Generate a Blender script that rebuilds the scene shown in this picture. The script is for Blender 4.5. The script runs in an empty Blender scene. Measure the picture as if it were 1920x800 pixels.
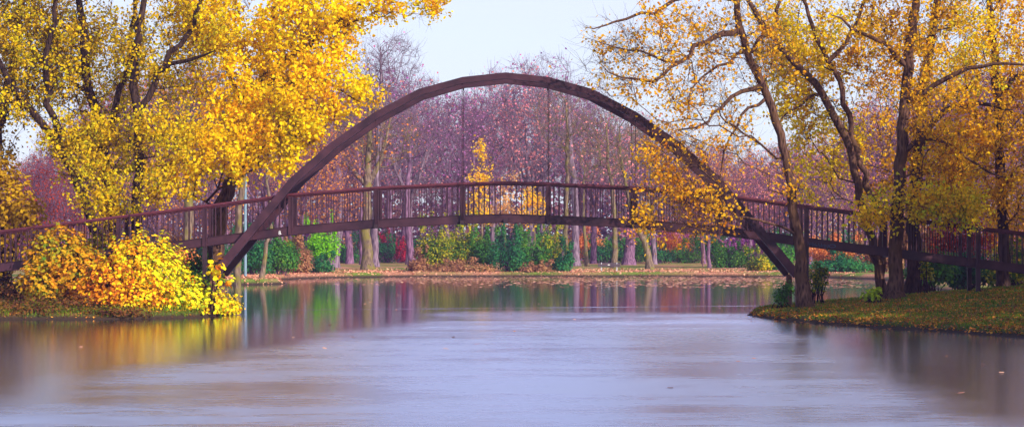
import bpy, math, random
import numpy as np

# ------------------------------------------------------------------ scene basics
scene = bpy.context.scene
COL = scene.collection
F, PX0, YH, HC = 4760.0, 960.0, 454.0, 2.7       # focal length in photo pixels, centre, horizon row, eye height
def at(px, py, Y):
    return np.array([(px-PX0)*Y/F, Y, HC-(py-YH)*Y/F])

cam_d = bpy.data.cameras.new('camera'); cam = bpy.data.objects.new('camera', cam_d); COL.objects.link(cam)
cam.location = (0, 0, HC); cam.rotation_euler = (math.pi/2, 0, 0)
cam_d.sensor_width = 36; cam_d.lens = F/1920*36; cam_d.shift_y = (YH-400)/1920
cam_d.clip_start = 0.5; cam_d.clip_end = 3000
scene.camera = cam

SUN_EL, SUN_AZ = math.radians(30), math.radians(139)   # azimuth clockwise from +Y: behind the viewer's right shoulder
w = bpy.data.worlds.new('World'); scene.world = w; w.use_nodes = True
nt = w.node_tree; bg = nt.nodes['Background']
sky = nt.nodes.new('ShaderNodeTexSky'); sky.sky_type = 'NISHITA'; sky.sun_disc = False
sky.sun_elevation = SUN_EL; sky.sun_rotation = SUN_AZ
sky.air_density = 1.0; sky.dust_density = 1.0; sky.ozone_density = 2.6
# a bright thin cloud veil is added over the sky ahead to brighten the lake, thinning towards the zenith and behind the viewer
wt = nt.nodes.new('ShaderNodeTexCoord'); wsep = nt.nodes.new('ShaderNodeSeparateXYZ'); nt.links.new(wt.outputs['Generated'], wsep.inputs[0])
wmz = nt.nodes.new('ShaderNodeMapRange'); wmz.interpolation_type = 'SMOOTHSTEP'; nt.links.new(wsep.outputs['Z'], wmz.inputs[0])
wmz.inputs[1].default_value = .62; wmz.inputs[2].default_value = .12; wmz.inputs[3].default_value = .05; wmz.inputs[4].default_value = .95
wmy = nt.nodes.new('ShaderNodeMapRange'); wmy.interpolation_type = 'SMOOTHSTEP'; nt.links.new(wsep.outputs['Y'], wmy.inputs[0])
wmy.inputs[1].default_value = -.5; wmy.inputs[2].default_value = .7; wmy.inputs[3].default_value = .2
wmp = nt.nodes.new('ShaderNodeMapping'); wmp.inputs['Scale'].default_value = (1, 1, 5); nt.links.new(wt.outputs['Generated'], wmp.inputs[0])
wno = nt.nodes.new('ShaderNodeTexNoise'); wno.inputs['Scale'].default_value = 2.2; wno.inputs['Detail'].default_value = 5; nt.links.new(wmp.outputs[0], wno.inputs['Vector'])
wmn = nt.nodes.new('ShaderNodeMapRange'); nt.links.new(wno.outputs[0], wmn.inputs[0]); wmn.inputs[1].default_value = .3; wmn.inputs[2].default_value = .6; wmn.inputs[3].default_value = .7
wa = nt.nodes.new('ShaderNodeMath'); wa.operation = 'MULTIPLY'; nt.links.new(wmz.outputs[0], wa.inputs[0]); nt.links.new(wmy.outputs[0], wa.inputs[1])
wb = nt.nodes.new('ShaderNodeMath'); wb.operation = 'MULTIPLY'; nt.links.new(wa.outputs[0], wb.inputs[0]); nt.links.new(wmn.outputs[0], wb.inputs[1])
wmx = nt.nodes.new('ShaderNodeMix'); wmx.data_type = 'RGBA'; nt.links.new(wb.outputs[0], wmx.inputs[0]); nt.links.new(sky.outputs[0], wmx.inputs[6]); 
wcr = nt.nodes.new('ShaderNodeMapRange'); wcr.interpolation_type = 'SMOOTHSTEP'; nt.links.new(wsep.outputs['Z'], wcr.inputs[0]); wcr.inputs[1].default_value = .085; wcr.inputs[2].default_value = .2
wc2 = nt.nodes.new('ShaderNodeMix'); wc2.data_type = 'RGBA'; nt.links.new(wcr.outputs[0], wc2.inputs[0]); wc2.inputs[6].default_value = (4.15, 4.6, 5.6, 1); wc2.inputs[7].default_value = (5.6, 6.2, 9.5, 1)  # veil colour raised higher up to brighten the lake's reflection
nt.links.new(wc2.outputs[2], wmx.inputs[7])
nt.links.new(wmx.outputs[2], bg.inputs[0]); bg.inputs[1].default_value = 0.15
sd = bpy.data.lights.new('sun', 'SUN'); so = bpy.data.objects.new('sun', sd); COL.objects.link(so)
sd.energy = 4.8; sd.angle = math.radians(0.5); sd.color = (1.0, 0.90, 0.76)
sx, sy, sz = math.sin(SUN_AZ)*math.cos(SUN_EL), math.cos(SUN_AZ)*math.cos(SUN_EL), math.sin(SUN_EL)
from mathutils import Vector
so.rotation_euler = Vector((sx, sy, sz)).to_track_quat('Z', 'Y').to_euler()
so.location = (30, -30, 60)
vs = scene.view_settings; vs.view_transform = 'Standard'; vs.look = 'None'; vs.gamma = 1; vs.exposure = 0.45
scene.cycles.max_bounces = 8; scene.cycles.transparent_max_bounces = 8
scene.cycles.volume_bounces = 1; scene.cycles.use_adaptive_sampling = True
try: scene.cycles.use_denoising = True
except Exception: pass

# ------------------------------------------------------------------ object helpers
def tag(o, label=None, cat=None, group=None, kind=None):
    if label: o['label'] = label
    if cat: o['category'] = cat
    if group: o['group'] = group
    if kind: o['kind'] = kind
    return o
def thing(name, label, cat, loc=(0, 0, 0), group=None, rz=0):
    o = bpy.data.objects.new(name, None); COL.objects.link(o); o.location = [float(v) for v in loc]
    o.rotation_euler = (0, 0, rz); o.empty_display_size = 0.3
    return tag(o, label, cat, group)

class Geo:
    """collects quads/polys with a per-face float attribute"""
    def __init__(s): s.v = []; s.q = []; s.a = []; s.n = 0
    def add(s, v, f, a=None):
        v = np.asarray(v, dtype=np.float64).reshape(-1, 3); f = np.asarray(f, dtype=np.int64)
        s.v.append(v); s.q.append(f+s.n); s.n += len(v)
        s.a.append(np.zeros(len(f)) if a is None else np.asarray(a, dtype=np.float64))
    def box(s, c, size, rx=None):
        c = np.array(c, float); h = np.array(size, float)/2
        g = np.array([[-1,-1,-1],[1,-1,-1],[1,1,-1],[-1,1,-1],[-1,-1,1],[1,-1,1],[1,1,1],[-1,1,1]])*h
        if rx is not None: g = g @ np.array(rx).T
        s.add(g+c, [[0,3,2,1],[4,5,6,7],[0,1,5,4],[1,2,6,5],[2,3,7,6],[3,0,4,7]])
    def prism(s, poly_a, poly_b):
        a = np.array(poly_a, float); b = np.array(poly_b, float); n = len(a)
        f = [[i, (i+1) % n, n+(i+1) % n, n+i] for i in range(n)]
        s.add(np.vstack([a, b]), f)
        if n == 4: s.add(np.vstack([a, b]), [[3, 2, 1, 0], [4, 5, 6, 7]])
    def build(s, name, mat, parent=None, origin=(0, 0, 0), smooth=False):
        v = np.vstack(s.v)-np.array(origin, float)
        me = bpy.data.meshes.new(name)
        groups = {}
        k = [f.shape[1] for f in s.q]
        loops = np.concatenate([f.ravel() for f in s.q]); cnt = np.concatenate([np.full(len(f), kk) for f, kk in zip(s.q, k)])
        starts = np.concatenate([[0], np.cumsum(cnt)[:-1]])
        me.vertices.add(len(v)); me.vertices.foreach_set('co', v.astype(np.float32).ravel())
        me.loops.add(len(loops)); me.loops.foreach_set('vertex_index', loops.astype(np.int32))
        me.polygons.add(len(cnt)); me.polygons.foreach_set('loop_start', starts.astype(np.int32))
        try: me.polygons.foreach_set('loop_total', cnt.astype(np.int32))
        except Exception: pass
        me.polygons.foreach_set('use_smooth', np.full(len(cnt), smooth))
        at_ = me.attributes.new('rnd', 'FLOAT', 'FACE'); at_.data.foreach_set('value', np.concatenate(s.a).astype(np.float32))
        me.update(calc_edges=True); me.validate()
        me.materials.append(mat)
        o = bpy.data.objects.new(name, me); COL.objects.link(o)
        if parent is not None: o.parent = parent
        return o

# ------------------------------------------------------------------ materials
def newmat(name):
    m = bpy.data.materials.new(name); m.use_nodes = True
    t = m.node_tree
    for n in list(t.nodes): t.nodes.remove(n)
    return m, t
def N(t, typ, **kw):
    n = t.nodes.new(typ)
    for k, v in kw.items():
        if k.startswith('i_'):
            key = k[2:]; key = int(key) if key.isdigit() else key.replace('_', ' ')
            n.inputs[key].default_value = v
        else: setattr(n, k, v)
    return n
def ramp(t, fac, stops, interp='LINEAR'):
    r = t.nodes.new('ShaderNodeValToRGB'); r.color_ramp.interpolation = interp
    e = r.color_ramp.elements
    while len(e) > 1: e.remove(e[-1])
    e[0].position = stops[0][0]; e[0].color = (*stops[0][1], 1)
    for p, c in stops[1:]:
        x = e.new(p); x.color = (*c, 1)
    if fac is not None: t.links.new(fac, r.inputs[0])
    return r
def leafmat(name, cols, transl=0.42, clump=1.2, cl_amt=0.55, bright=1.0):
    """cols: list of colours; leaves pick among them by their own random number and by slow noise (branches turn at different times)"""
    m, t = newmat(name)
    a = N(t, 'ShaderNodeAttribute', attribute_name='rnd', attribute_type='GEOMETRY')
    tc = N(t, 'ShaderNodeTexCoord')
    no = N(t, 'ShaderNodeTexNoise', i_Scale=1.0/clump, i_Detail=2.0); t.links.new(tc.outputs['Object'], no.inputs['Vector'])
    mr = N(t, 'ShaderNodeMapRange'); mr.inputs[1].default_value = .3; mr.inputs[2].default_value = .7
    t.links.new(no.outputs[0], mr.inputs[0])
    mx = N(t, 'ShaderNodeMix', data_type='FLOAT'); mx.inputs[0].default_value = cl_amt
    t.links.new(a.outputs['Fac'], mx.inputs[2]); t.links.new(mr.outputs[0], mx.inputs[3])
    n = len(cols)
    r = ramp(t, mx.outputs[0], [((i+.5)/n, tuple(min(1, c*bright) for c in cols[i])) for i in range(n)])
    d = N(t, 'ShaderNodeBsdfPrincipled'); d.inputs['Roughness'].default_value = .6; d.inputs['Specular IOR Level'].default_value = .06
    tr = N(t, 'ShaderNodeBsdfTranslucent')
    ms = N(t, 'ShaderNodeMixShader'); ms.inputs[0].default_value = transl
    t.links.new(r.outputs[0], d.inputs['Base Color']); t.links.new(r.outputs[0], tr.inputs[0])
    t.links.new(d.outputs[0], ms.inputs[1]); t.links.new(tr.outputs[0], ms.inputs[2])
    o = N(t, 'ShaderNodeOutputMaterial'); t.links.new(ms.outputs[0], o.inputs[0])
    return m
def barkmat(name, c1, c2, moss=None, scale=9):
    m, t = newmat(name)
    tc = N(t, 'ShaderNodeTexCoord'); mp = N(t, 'ShaderNodeMapping'); mp.inputs['Scale'].default_value = (1, 1, .22)
    t.links.new(tc.outputs['Object'], mp.inputs[0])
    vo = N(t, 'ShaderNodeTexVoronoi', i_Scale=scale*1.6); t.links.new(mp.outputs[0], vo.inputs['Vector'])
    no = N(t, 'ShaderNodeTexNoise', i_Scale=scale, i_Detail=6.0); t.links.new(mp.outputs[0], no.inputs['Vector'])
    mul = N(t, 'ShaderNodeMath', operation='MULTIPLY'); t.links.new(vo.outputs['Distance'], mul.inputs[0]); t.links.new(no.outputs[0], mul.inputs[1])
    r = ramp(t, mul.outputs[0], [(0.05, c1), (.42, c2)])
    col = r.outputs[0]
    if moss:
        n2 = N(t, 'ShaderNodeTexNoise', i_Scale=1.7, i_Detail=3.0); t.links.new(tc.outputs['Object'], n2.inputs['Vector'])
        r2 = ramp(t, n2.outputs[0], [(.46, (0, 0, 0)), (.62, (1, 1, 1))])
        mx = N(t, 'ShaderNodeMix', data_type='RGBA'); t.links.new(r2.outputs[0], mx.inputs[0])
        t.links.new(col, mx.inputs[6]); mx.inputs[7].default_value = (*moss, 1); col = mx.outputs[2]
    b = N(t, 'ShaderNodeBsdfPrincipled'); b.inputs['Roughness'].default_value = .95; b.inputs['Specular IOR Level'].default_value = .04
    t.links.new(col, b.inputs['Base Color'])
    bp = N(t, 'ShaderNodeBump', i_Strength=.9, i_Distance=.04); t.links.new(mul.outputs[0], bp.inputs['Height']); t.links.new(bp.outputs[0], b.inputs['Normal'])
    o = N(t, 'ShaderNodeOutputMaterial'); t.links.new(b.outputs[0], o.inputs[0])
    return m
def plainmat(name, c, rough=.6, metal=0, var=.25, scale=3, c2=None):
    m, t = newmat(name)
    tc = N(t, 'ShaderNodeTexCoord'); no = N(t, 'ShaderNodeTexNoise', i_Scale=scale, i_Detail=7.0, i_Roughness=.65)
    t.links.new(tc.outputs['Object'], no.inputs['Vector'])
    lo = tuple(x*(1-var) for x in c); hi = c2 or tuple(min(1, x*(1+var)) for x in c)
    r = ramp(t, no.outputs[0], [(.32, lo), (.7, hi)])
    b = N(t, 'ShaderNodeBsdfPrincipled'); b.inputs['Roughness'].default_value = rough; b.inputs['Specular IOR Level'].default_value = .25; b.inputs['Metallic'].default_value = metal
    t.links.new(r.outputs[0], b.inputs['Base Color'])
    bp = N(t, 'ShaderNodeBump', i_Strength=.25, i_Distance=.01); t.links.new(no.outputs[0], bp.inputs['Height']); t.links.new(bp.outputs[0], b.inputs['Normal'])
    o = N(t, 'ShaderNodeOutputMaterial'); t.links.new(b.outputs[0], o.inputs[0])
    return m

BARK_N = barkmat('bark_near', (.016, .009, .008), (.15, .078, .055), moss=(.10, .052, .03))
BARK_D = barkmat('bark_dark', (.009, .006, .006), (.062, .036, .030))
BARK_F = barkmat('bark_far', (.07, .045, .07), (.26, .18, .24), scale=4)
BARK_P = barkmat('bark_pale', (.06, .04, .035), (.24, .165, .12), moss=(.17, .14, .035), scale=6)
BARK_M = barkmat('bark_mauve', (.065, .035, .065), (.25, .13, .22), scale=5)

YEL = (1.0, .74, .006); GOLD = (1.0, .50, .005); AMB = (.90, .30, .005); LIME = (.66, .68, .012); OCH = (.50, .28, .01); GRN = (.06, .17, .02)
ORA = (.85, .20, .012); BRN = (.22, .08, .02); RED = (.45, .03, .02)
M_YEL = leafmat('leaf_yellow', [(.35, .17, .01), GOLD, YEL, YEL, YEL, LIME], clump=1.6)
M_YEL2 = leafmat('leaf_yellow_lime', [(.22, .11, .008), (.65, .38, .006), (1.0, .68, .008), (.50, .44, .010), (.98, .80, .01)], clump=1.1, cl_amt=.5)
M_RUSTG = leafmat('leaf_rusty_gold', [(.20, .08, .008), (.55, .22, .006), (1.0, .60, .006), (.85, .40, .006), (1.0, .70, .01)], clump=1.2, cl_amt=.5)
M_GOLD = leafmat('leaf_gold', [(.55, .25, .008), GOLD, YEL, GOLD, AMB], clump=1.5)
M_AMB = leafmat('leaf_amber', [(.30, .13, .01), (.55, .24, .008), (.75, .36, .01), (.60, .20, .01)], clump=1.8)
M_DUSK = leafmat('leaf_old_gold', [(.16, .09, .01), (.40, .20, .008), (.62, .38, .008), (.26, .11, .008)], clump=1.8)
M_LOW = leafmat('leaf_lime_gold', [(.85, .40, .01), (1.0, .62, .01), (.95, .72, .015), (.50, .55, .02)], clump=.9)
M_SPRAY = leafmat('leaf_orange_gold', [(.85, .30, .008), (1.0, .50, .01), (1.0, .62, .02), (1.0, .42, .01)], clump=1.2, transl=.5)
M_VINE = leafmat('leaf_vine', [(.14, .05, .01), (.50, .12, .008), (.86, .30, .008), (.95, .52, .008), (1.0, .74, .01), (.80, .78, .015), (.16, .30, .015)], clump=.5, cl_amt=.28, transl=.28)
M_VINE2 = leafmat('leaf_vine_mixed', [(.10, .22, .02), (.30, .28, .015), (.62, .36, .01), (.80, .33, .01), (.30, .10, .01)], clump=.8, cl_amt=.55, transl=.3)
M_GREEN = leafmat('leaf_green', [(.03, .11, .02), (.05, .20, .03), (.09, .28, .03), (.20, .34, .03)], clump=1.2)
M_TEAL = leafmat('leaf_blue_green', [(.015, .09, .035), (.02, .16, .06), (.04, .22, .06), (.09, .25, .05)], clump=1.6)
M_BRIGHT = leafmat('leaf_bright_green', [(.10, .36, .008), (.22, .55, .008), (.36, .66, .012)], clump=1.5)
M_GYEL = leafmat('leaf_green_yellow', [(.04, .12, .015), (.10, .20, .015), (.55, .48, .012), (.85, .62, .012)], clump=1.5, cl_amt=.5)
M_BRUSH = leafmat('leaf_dry_brush', [(.16, .06, .05), (.34, .15, .08), (.55, .27, .12), (.20, .16, .05)], clump=1.0)
M_BRUSHD = leafmat('leaf_dark_brush', [(.05, .02, .012), (.13, .045, .02), (.26, .10, .02), (.07, .07, .015), (.38, .22, .02)], clump=.8)
M_SALM = leafmat('leaf_salmon', [(.42, .12, .05), (.75, .24, .07), (.85, .36, .10), (.60, .18, .12)], clump=2.5)
M_ORAN = leafmat('leaf_orange', [(.50, .12, .03), (.85, .26, .03), (.90, .42, .05), (.75, .18, .04)], clump=2.5)
M_ROSE = leafmat('leaf_rose', [(.52, .15, .26), (.85, .26, .32), (.92, .34, .26), (.68, .18, .30)], clump=3)
M_MAUV = leafmat('leaf_mauve', [(.40, .13, .40), (.60, .20, .55), (.78, .27, .50), (.92, .32, .40)], clump=3)
M_PLUM = leafmat('leaf_plum', [(.28, .07, .32), (.48, .13, .46), (.66, .19, .46), (.55, .12, .26)], clump=3)
M_CORAL = leafmat('leaf_coral', [(.62, .14, .10), (.95, .26, .16), (1.0, .40, .20), (.80, .20, .20)], clump=3)
M_DRED = leafmat('leaf_dark_red', [(.20, .015, .012), (.38, .035, .018), (.50, .08, .02), (.30, .02, .02)], clump=2)
M_CRIM = leafmat('leaf_crimson', [(.45, .02, .06), (.62, .04, .08), (.40, .03, .10)], clump=2)
M_TAN = leafmat('leaf_tan', [(.45, .20, .08), (.72, .36, .13), (.85, .48, .15), (.60, .22, .10)], clump=2.5)
M_LITTER = leafmat('leaf_litter', [(.16, .045, .015), (.48, .13, .025), (.85, .30, .04), (.65, .30, .03), (.32, .08, .025)], transl=.1, cl_amt=.2)
M_PINKLIT = leafmat('leaf_litter_pale', [(.42, .16, .10), (.75, .32, .20), (.85, .45, .26), (.60, .20, .14)], transl=.1, cl_amt=.2)
M_GRASS = leafmat('grass_blade', [(.05, .11, .01), (.12, .22, .012), (.20, .28, .015), (.30, .24, .03)], clump=1.5)
STEEL = plainmat('weathering_steel', (.028, .009, .021), rough=.48, var=.4, scale=1.3, c2=(.068, .022, .034))
STEEL_D = plainmat('dark_steel', (.030, .015, .022), rough=.5, var=.25, scale=2.2)
STEEL_R = plainmat('rusty_rail', (.095, .018, .030), rough=.45, var=.3, scale=2.5)

# ------------------------------------------------------------------ tubes and leaves
def frames(T):
    ref = np.where(np.abs(T[..., 2:3]) > .9, np.array([1., 0, 0]), np.array([0, 0, 1.]))
    U = np.cross(T, ref); U /= np.linalg.norm(U, axis=-1, keepdims=True)+1e-9
    V = np.cross(T, U); return U, V
def bulk_tubes(geo, P, R, sides=3):
    """P (N,k,3), R (N,k)"""
    P = np.asarray(P, float); R = np.asarray(R, float); n, k, _ = P.shape
    if n == 0: return
    T = np.gradient(P, axis=1); T /= np.linalg.norm(T, axis=-1, keepdims=True)+1e-9
    ref = np.where(np.abs(T.mean(1)[:, 2:3]) > .8, np.array([1., .13, 0]), np.array([.1, 0, 1.]))[:, None, :]
    U = np.cross(T, ref); U /= np.linalg.norm(U, axis=-1, keepdims=True)+1e-9
    V = np.cross(T, U)
    a = np.arange(sides)*2*math.pi/sides
    ring = P[:, :, None, :]+R[:, :, None, None]*(np.cos(a)[None, None, :, None]*U[:, :, None, :]+np.sin(a)[None, None, :, None]*V[:, :, None, :])
    idx = np.arange(n*k*sides).reshape(n, k, sides)
    A = idx[:, :-1, :]; B = np.roll(A, -1, axis=2); D = idx[:, 1:, :]; C = np.roll(D, -1, axis=2)
    f = np.stack([A, B, C, D], -1).reshape(-1, 4)
    geo.add(ring.reshape(-1, 3), f)
def chain_tube(geo, P, R, sides):
    bulk_tubes(geo, np.asarray(P)[None], np.asarray(R)[None], sides)

def leaf_quads(geo, P, size, rng, up=.3, fold=False, normal=None, aspect=.75, a=None):
    n = len(P)
    if n == 0: return
    Nn = rng.normal(size=(n, 3)); Nn[:, 2] = np.abs(Nn[:, 2])+up
    if normal is not None: Nn = Nn*.55+normal*1.2
    Nn /= np.linalg.norm(Nn, axis=1, keepdims=True)
    A = rng.normal(size=(n, 3)); A[:, 2] -= .5
    A -= (A*Nn).sum(1, keepdims=True)*Nn; A /= np.linalg.norm(A, axis=1, keepdims=True)+1e-9
    B = np.cross(Nn, A)
    s = (size*rng.uniform(.65, 1.3, n))[:, None]; w_ = s*aspect
    if a is None: a = rng.uniform(0, 1, n)
    if not fold:
        V = np.stack([P-A*s*.5, P+B*w_*.5+A*s*.05, P+A*s*.5, P-B*w_*.5+A*s*.05], 1)
        geo.add(V.reshape(-1, 3), np.arange(4*n).reshape(n, 4), a)
    else:
        c = Nn*s*.13
        V = np.stack([P-A*s*.45, P+B*w_*.42-A*s*.28+c, P+B*w_*.5+A*s*.1+c, P+A*s*.55, P-B*w_*.5+A*s*.1+c, P-B*w_*.42-A*s*.28+c], 1)
        i = np.arange(n)[:, None]*6
        geo.add(V.reshape(-1, 3), np.concatenate([i+np.array([[0, 1, 2, 3]]), i+np.array([[0, 3, 4, 5]])]), np.concatenate([a, a]))

# ------------------------------------------------------------------ tree skeletons
def polyline(pts, rad, step=.45, rng=None, wob=.03):
    pts = np.array(pts, float); rad = np.array(rad, float)
    d = np.concatenate([[0], np.cumsum(np.linalg.norm(np.diff(pts, axis=0), axis=1))])
    n = max(3, int(d[-1]/step)+1); s = np.linspace(0, d[-1], n)
    # smooth interpolation
    P = np.stack([np.interp(s, d, pts[:, i]) for i in range(3)], 1)
    for _ in range(2): P[1:-1] = .25*P[:-2]+.5*P[1:-1]+.25*P[2:]
    if rng is not None:
        j = rng.normal(size=P.shape)*wob; j[0] = 0; P += j
    return P, np.interp(s, d, rad)

class Skeleton:
    def __init__(s):
        s.P = []; s.par = []; s.rmin = []; s.plen = []
    def guide(s, pts, rad, rng, attach=True, step=.45, wob=.03):
        P, R = polyline(pts, rad, step, rng, wob)
        if s.P:
            A = np.array(s.P); k = int(np.argmin(np.linalg.norm(A-P[0], axis=1))); par = k; st = 1 if np.linalg.norm(A[k]-P[0]) < .3 else 0
        else: par = -1; st = 0
        for i in range(st, len(P)):
            pl = 0 if par < 0 else s.plen[par]+np.linalg.norm(P[i]-s.P[par])
            s.P.append(P[i]); s.par.append(par); s.rmin.append(R[i]); s.plen.append(pl); par = len(s.P)-1
    def grow(s, targets, rng, bf=.35, step=.6, wob=.07, zmin=None, sag=0.0, lift=0.15):
        n0 = len(s.P); cap = n0+len(targets)*14+100
        A = np.zeros((cap, 3)); A[:n0] = np.array(s.P); L = np.zeros(cap); L[:n0] = s.plen; n = n0
        ok = np.ones(cap, bool)
        if zmin is not None: ok[:n0] = A[:n0, 2] >= zmin
        base = A[0]
        order = np.argsort(np.linalg.norm(targets-base, axis=1)); tips = []
        for ti in order:
            t = targets[ti]; d = np.linalg.norm(A[:n]-t, axis=1)
            cost = d+bf*L[:n]+np.where(ok[:n], 0, 1e3)+np.maximum(0, A[:n, 2]-t[2])*.35
            k = int(np.argmin(cost)); dk = d[k]
            m = max(1, min(12, int(dk/step)))
            u = np.linspace(0, 1, m+1)[1:, None]
            seg = A[k]+(t-A[k])*u
            seg[:, 2] += (np.sin(np.pi*u[:, 0]))*dk*(lift if t[2] > A[k][2] else -sag)*.5
            seg += rng.normal(size=seg.shape)*wob*(np.sin(np.pi*u*.9))
            par = k
            for q in seg:
                if n >= cap: break
                A[n] = q; L[n] = L[par]+np.linalg.norm(q-A[par]); s.P.append(q); s.par.append(par); s.rmin.append(0); s.plen.append(L[n]); par = n; n += 1
            tips.append(par)
        s.tips = tips
    def finish(s, rtip=.008, p=2.4):
        n = len(s.P); acc = np.zeros(n); kid = np.full(n, -1); kr = np.zeros(n); R = np.zeros(n)
        nk = np.zeros(n, int)
        for i in range(n-1, -1, -1):
            r = acc[i]**(1/p) if acc[i] > 0 else rtip
            r = max(r, s.rmin[i]) if s.rmin[i] > 0 else r
            R[i] = r; q = s.par[i]
            if q >= 0:
                acc[q] += r**p if s.rmin[i] == 0 or s.rmin[q] == 0 else 0
                if r > kr[q] or (s.rmin[i] > 0 and s.rmin[q] > 0 and kr[q] < 1e3): kr[q] = r; kid[q] = i
        for i in range(n):          # guided trunks keep their own radius
            if s.rmin[i] > 0: R[i] = s.rmin[i]
            elif s.par[i] >= 0: R[i] = min(R[i], R[s.par[i]]*.92)
        s.R = R; s.kid = kid; s.A = np.array(s.P)
        return R
    def mesh(s, geo, flare=0.0, base_z=None):
        n = len(s.P); starts = [i for i in range(n) if s.par[i] < 0 or s.kid[s.par[i]] != i]
        batches = {}
        for i in starts:
            ch = [i]
            if s.par[i] >= 0: ch = [s.par[i], i]
            j = i
            while s.kid[j] >= 0: j = s.kid[j]; ch.append(j)
            if len(ch) < 2: continue
            P = s.A[ch]; R = s.R[ch].copy()
            if s.par[i] >= 0: R[0] = min(R[0], R[1]*1.25)
            if flare and base_z is not None:
                h = P[:, 2]-base_z; R = R*(1+flare*np.exp(-np.maximum(h, 0)/.35))
            R[-1] *= .5
            rm = R.max(); sides = 3 if rm < .03 else (5 if rm < .09 else 12)
            batches.setdefault((len(ch), sides), []).append((P, R))
        for (k, sides), L in batches.items():
            bulk_tubes(geo, np.array([x[0] for x in L]), np.array([x[1] for x in L]), sides)

def twigs(sk, geo, rng, per=4, length=.7, r=.006, updir=.3, spread=.8, thr=.03, droop=0):
    """fine shoots at every thin node; returns leaf anchor points"""
    A = sk.A; R = sk.R; idx = np.where(R < thr)[0]
    par = np.array(sk.par)[idx]; ok = par >= 0; idx = idx[ok]; par = par[ok]
    D = A[idx]-A[par]; D /= np.linalg.norm(D, axis=1, keepdims=True)+1e-9
    D = np.repeat(D, per, 0); O = np.repeat(A[idx], per, 0); Q = np.repeat(A[par], per, 0)
    n = len(D); u = rng.uniform(0, 1, (n, 1)); O = O*(1-u)+Q*u
    d = D*.7+rng.normal(size=(n, 3))*spread; d[:, 2] += updir; d /= np.linalg.norm(d, axis=1, keepdims=True)+1e-9
    l = (length*rng.uniform(.4, 1.25, n))[:, None]
    mid = O+d*l*.5+rng.normal(size=(n, 3))*.06*l; end = O+d*l+rng.normal(size=(n, 3))*.12*l
    end[:, 2] += l[:, 0]*(updir*.25-droop)
    P = np.stack([O, mid, end], 1)
    Rr = np.stack([np.full(n, r), np.full(n, r*.8), np.full(n, r*.45)], 1)
    bulk_tubes(geo, P, Rr, 3)
    return P
def anchors(P, rng, per, jit):
    n = len(P); m = n*per; i = np.repeat(np.arange(n), per); u = rng.uniform(.15, 1.1, (m, 1))
    X = np.where(u < .5, P[i, 0]+(P[i, 1]-P[i, 0])*u*2, P[i, 1]+(P[i, 2]-P[i, 1])*(u*2-1))
    return X+rng.normal(size=X.shape)*jit

def ell_targets(ells, rng):
    """ells: (centre xyz, radii xyz, n)"""
    out = []
    for c, r, n in ells:
        d = rng.normal(size=(n, 3)); d /= np.linalg.norm(d, axis=1, keepdims=True)
        out.append(np.array(c)+d*np.array(r)*(rng.uniform(.05, 1, (n, 1))**.42))
    return np.vstack(out)
def pe(px, py, rx, ry, Y, n, dY=None):
    """crown lobe given by where it stands: returns centre, radii"""
    c = at(px, py, Y); k = Y/F
    return (c, (rx*k, dY if dY else (rx+ry)*.5*k, ry*k), n)

# ------------------------------------------------------------------ lake outline and ground
LAKE = np.array([(-80,14),(80,14),(60,40),(30,60),(18,67),(14.5,72),(13.3,76),(11.7,80),(10.4,84),(9.6,87.4),(8.9,90.5),(8.75,94.0),(9.2,97.5),(10.6,102),
    (13,106),(16.5,110),(19,116),(21,124),(24,140),(26,165),(27,185),(24,197),(18,199.5),(10,200.5),(4,199.5),(0,200.5),(-5,199.5),(-9,199),(-13,194.5),(-15.6,189),(-17.5,180),
    (-16,174),(-15.1,169),(-14.9,165),(-15.8,162.6),(-18.2,161),(-20,157),(-19,145),(-17.5,130),(-14,112),(-11.9,104),(-10.8,99.5),(-10.5,96.5),(-10.7,93.3),(-11.6,91),(-13,89.7),
    (-15,89.1),(-20,89.2),(-30,88),(-60,80),(-80,60)], float)
def lake_sdf(X, Y):
    """positive on land: distance to the waterline"""
    sh = X.shape; x = X.ravel(); y = Y.ravel()
    d = np.full(x.shape, 1e9); ins = np.zeros(x.shape, bool); n = len(LAKE)
    for i in range(n):
        a = LAKE[i]; b = LAKE[(i+1) % n]; e = b-a
        t = np.clip(((x-a[0])*e[0]+(y-a[1])*e[1])/(e@e), 0, 1)
        d = np.minimum(d, np.hypot(x-a[0]-t*e[0], y-a[1]-t*e[1]))
        c = ((a[1] > y) != (b[1] > y)) & (x < (b[0]-a[0])*(y-a[1])/(b[1]-a[1]+1e-12)+a[0]); ins ^= c
    return np.where(ins, -d, d).reshape(sh)
def vnoise(x, y, s, seed=0):
    return (np.sin(x*s*1.3+seed)*np.cos(y*s*1.1+seed*2.1)+.5*np.sin(x*s*2.9+y*s*1.7+seed*3)+.3*np.cos(x*s*5.3-y*s*4.1+seed))/1.8
def ground_z(X, Y):
    X = np.asarray(X, float); Y = np.asarray(Y, float)
    d = lake_sdf(X, Y)+.10*vnoise(X, Y, 2.3, 1)+.05*vnoise(X, Y, 6, 5)
    near = np.clip((140-Y)/25, 0, 1)
    # near banks: short earthy lip, then a gentle rise to about 1.1 m; far lawn: low and flat
    zn = np.where(d < .35, d*.55, .19+(np.clip(d, .35, 60)-.35)*.083); zn = np.minimum(zn, 1.15+.02*np.clip(d-12, 0, 50))
    zf = np.where(d < .5, d*.7, .35+(np.clip(d, .5, 400)-.5)*.0035)
    z = zn*near+zf*(1-near)
    z += np.where(d > .3, .04*vnoise(X, Y, .9, 2)+.02*vnoise(X, Y, 3.1, 7), 0)*np.where(near > .5, 1, .6)
    return np.where(d < 0, np.maximum(d*.35, -1.2), z)
def gz(x, y): return float(ground_z(np.array([x]), np.array([y]))[0])
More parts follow.
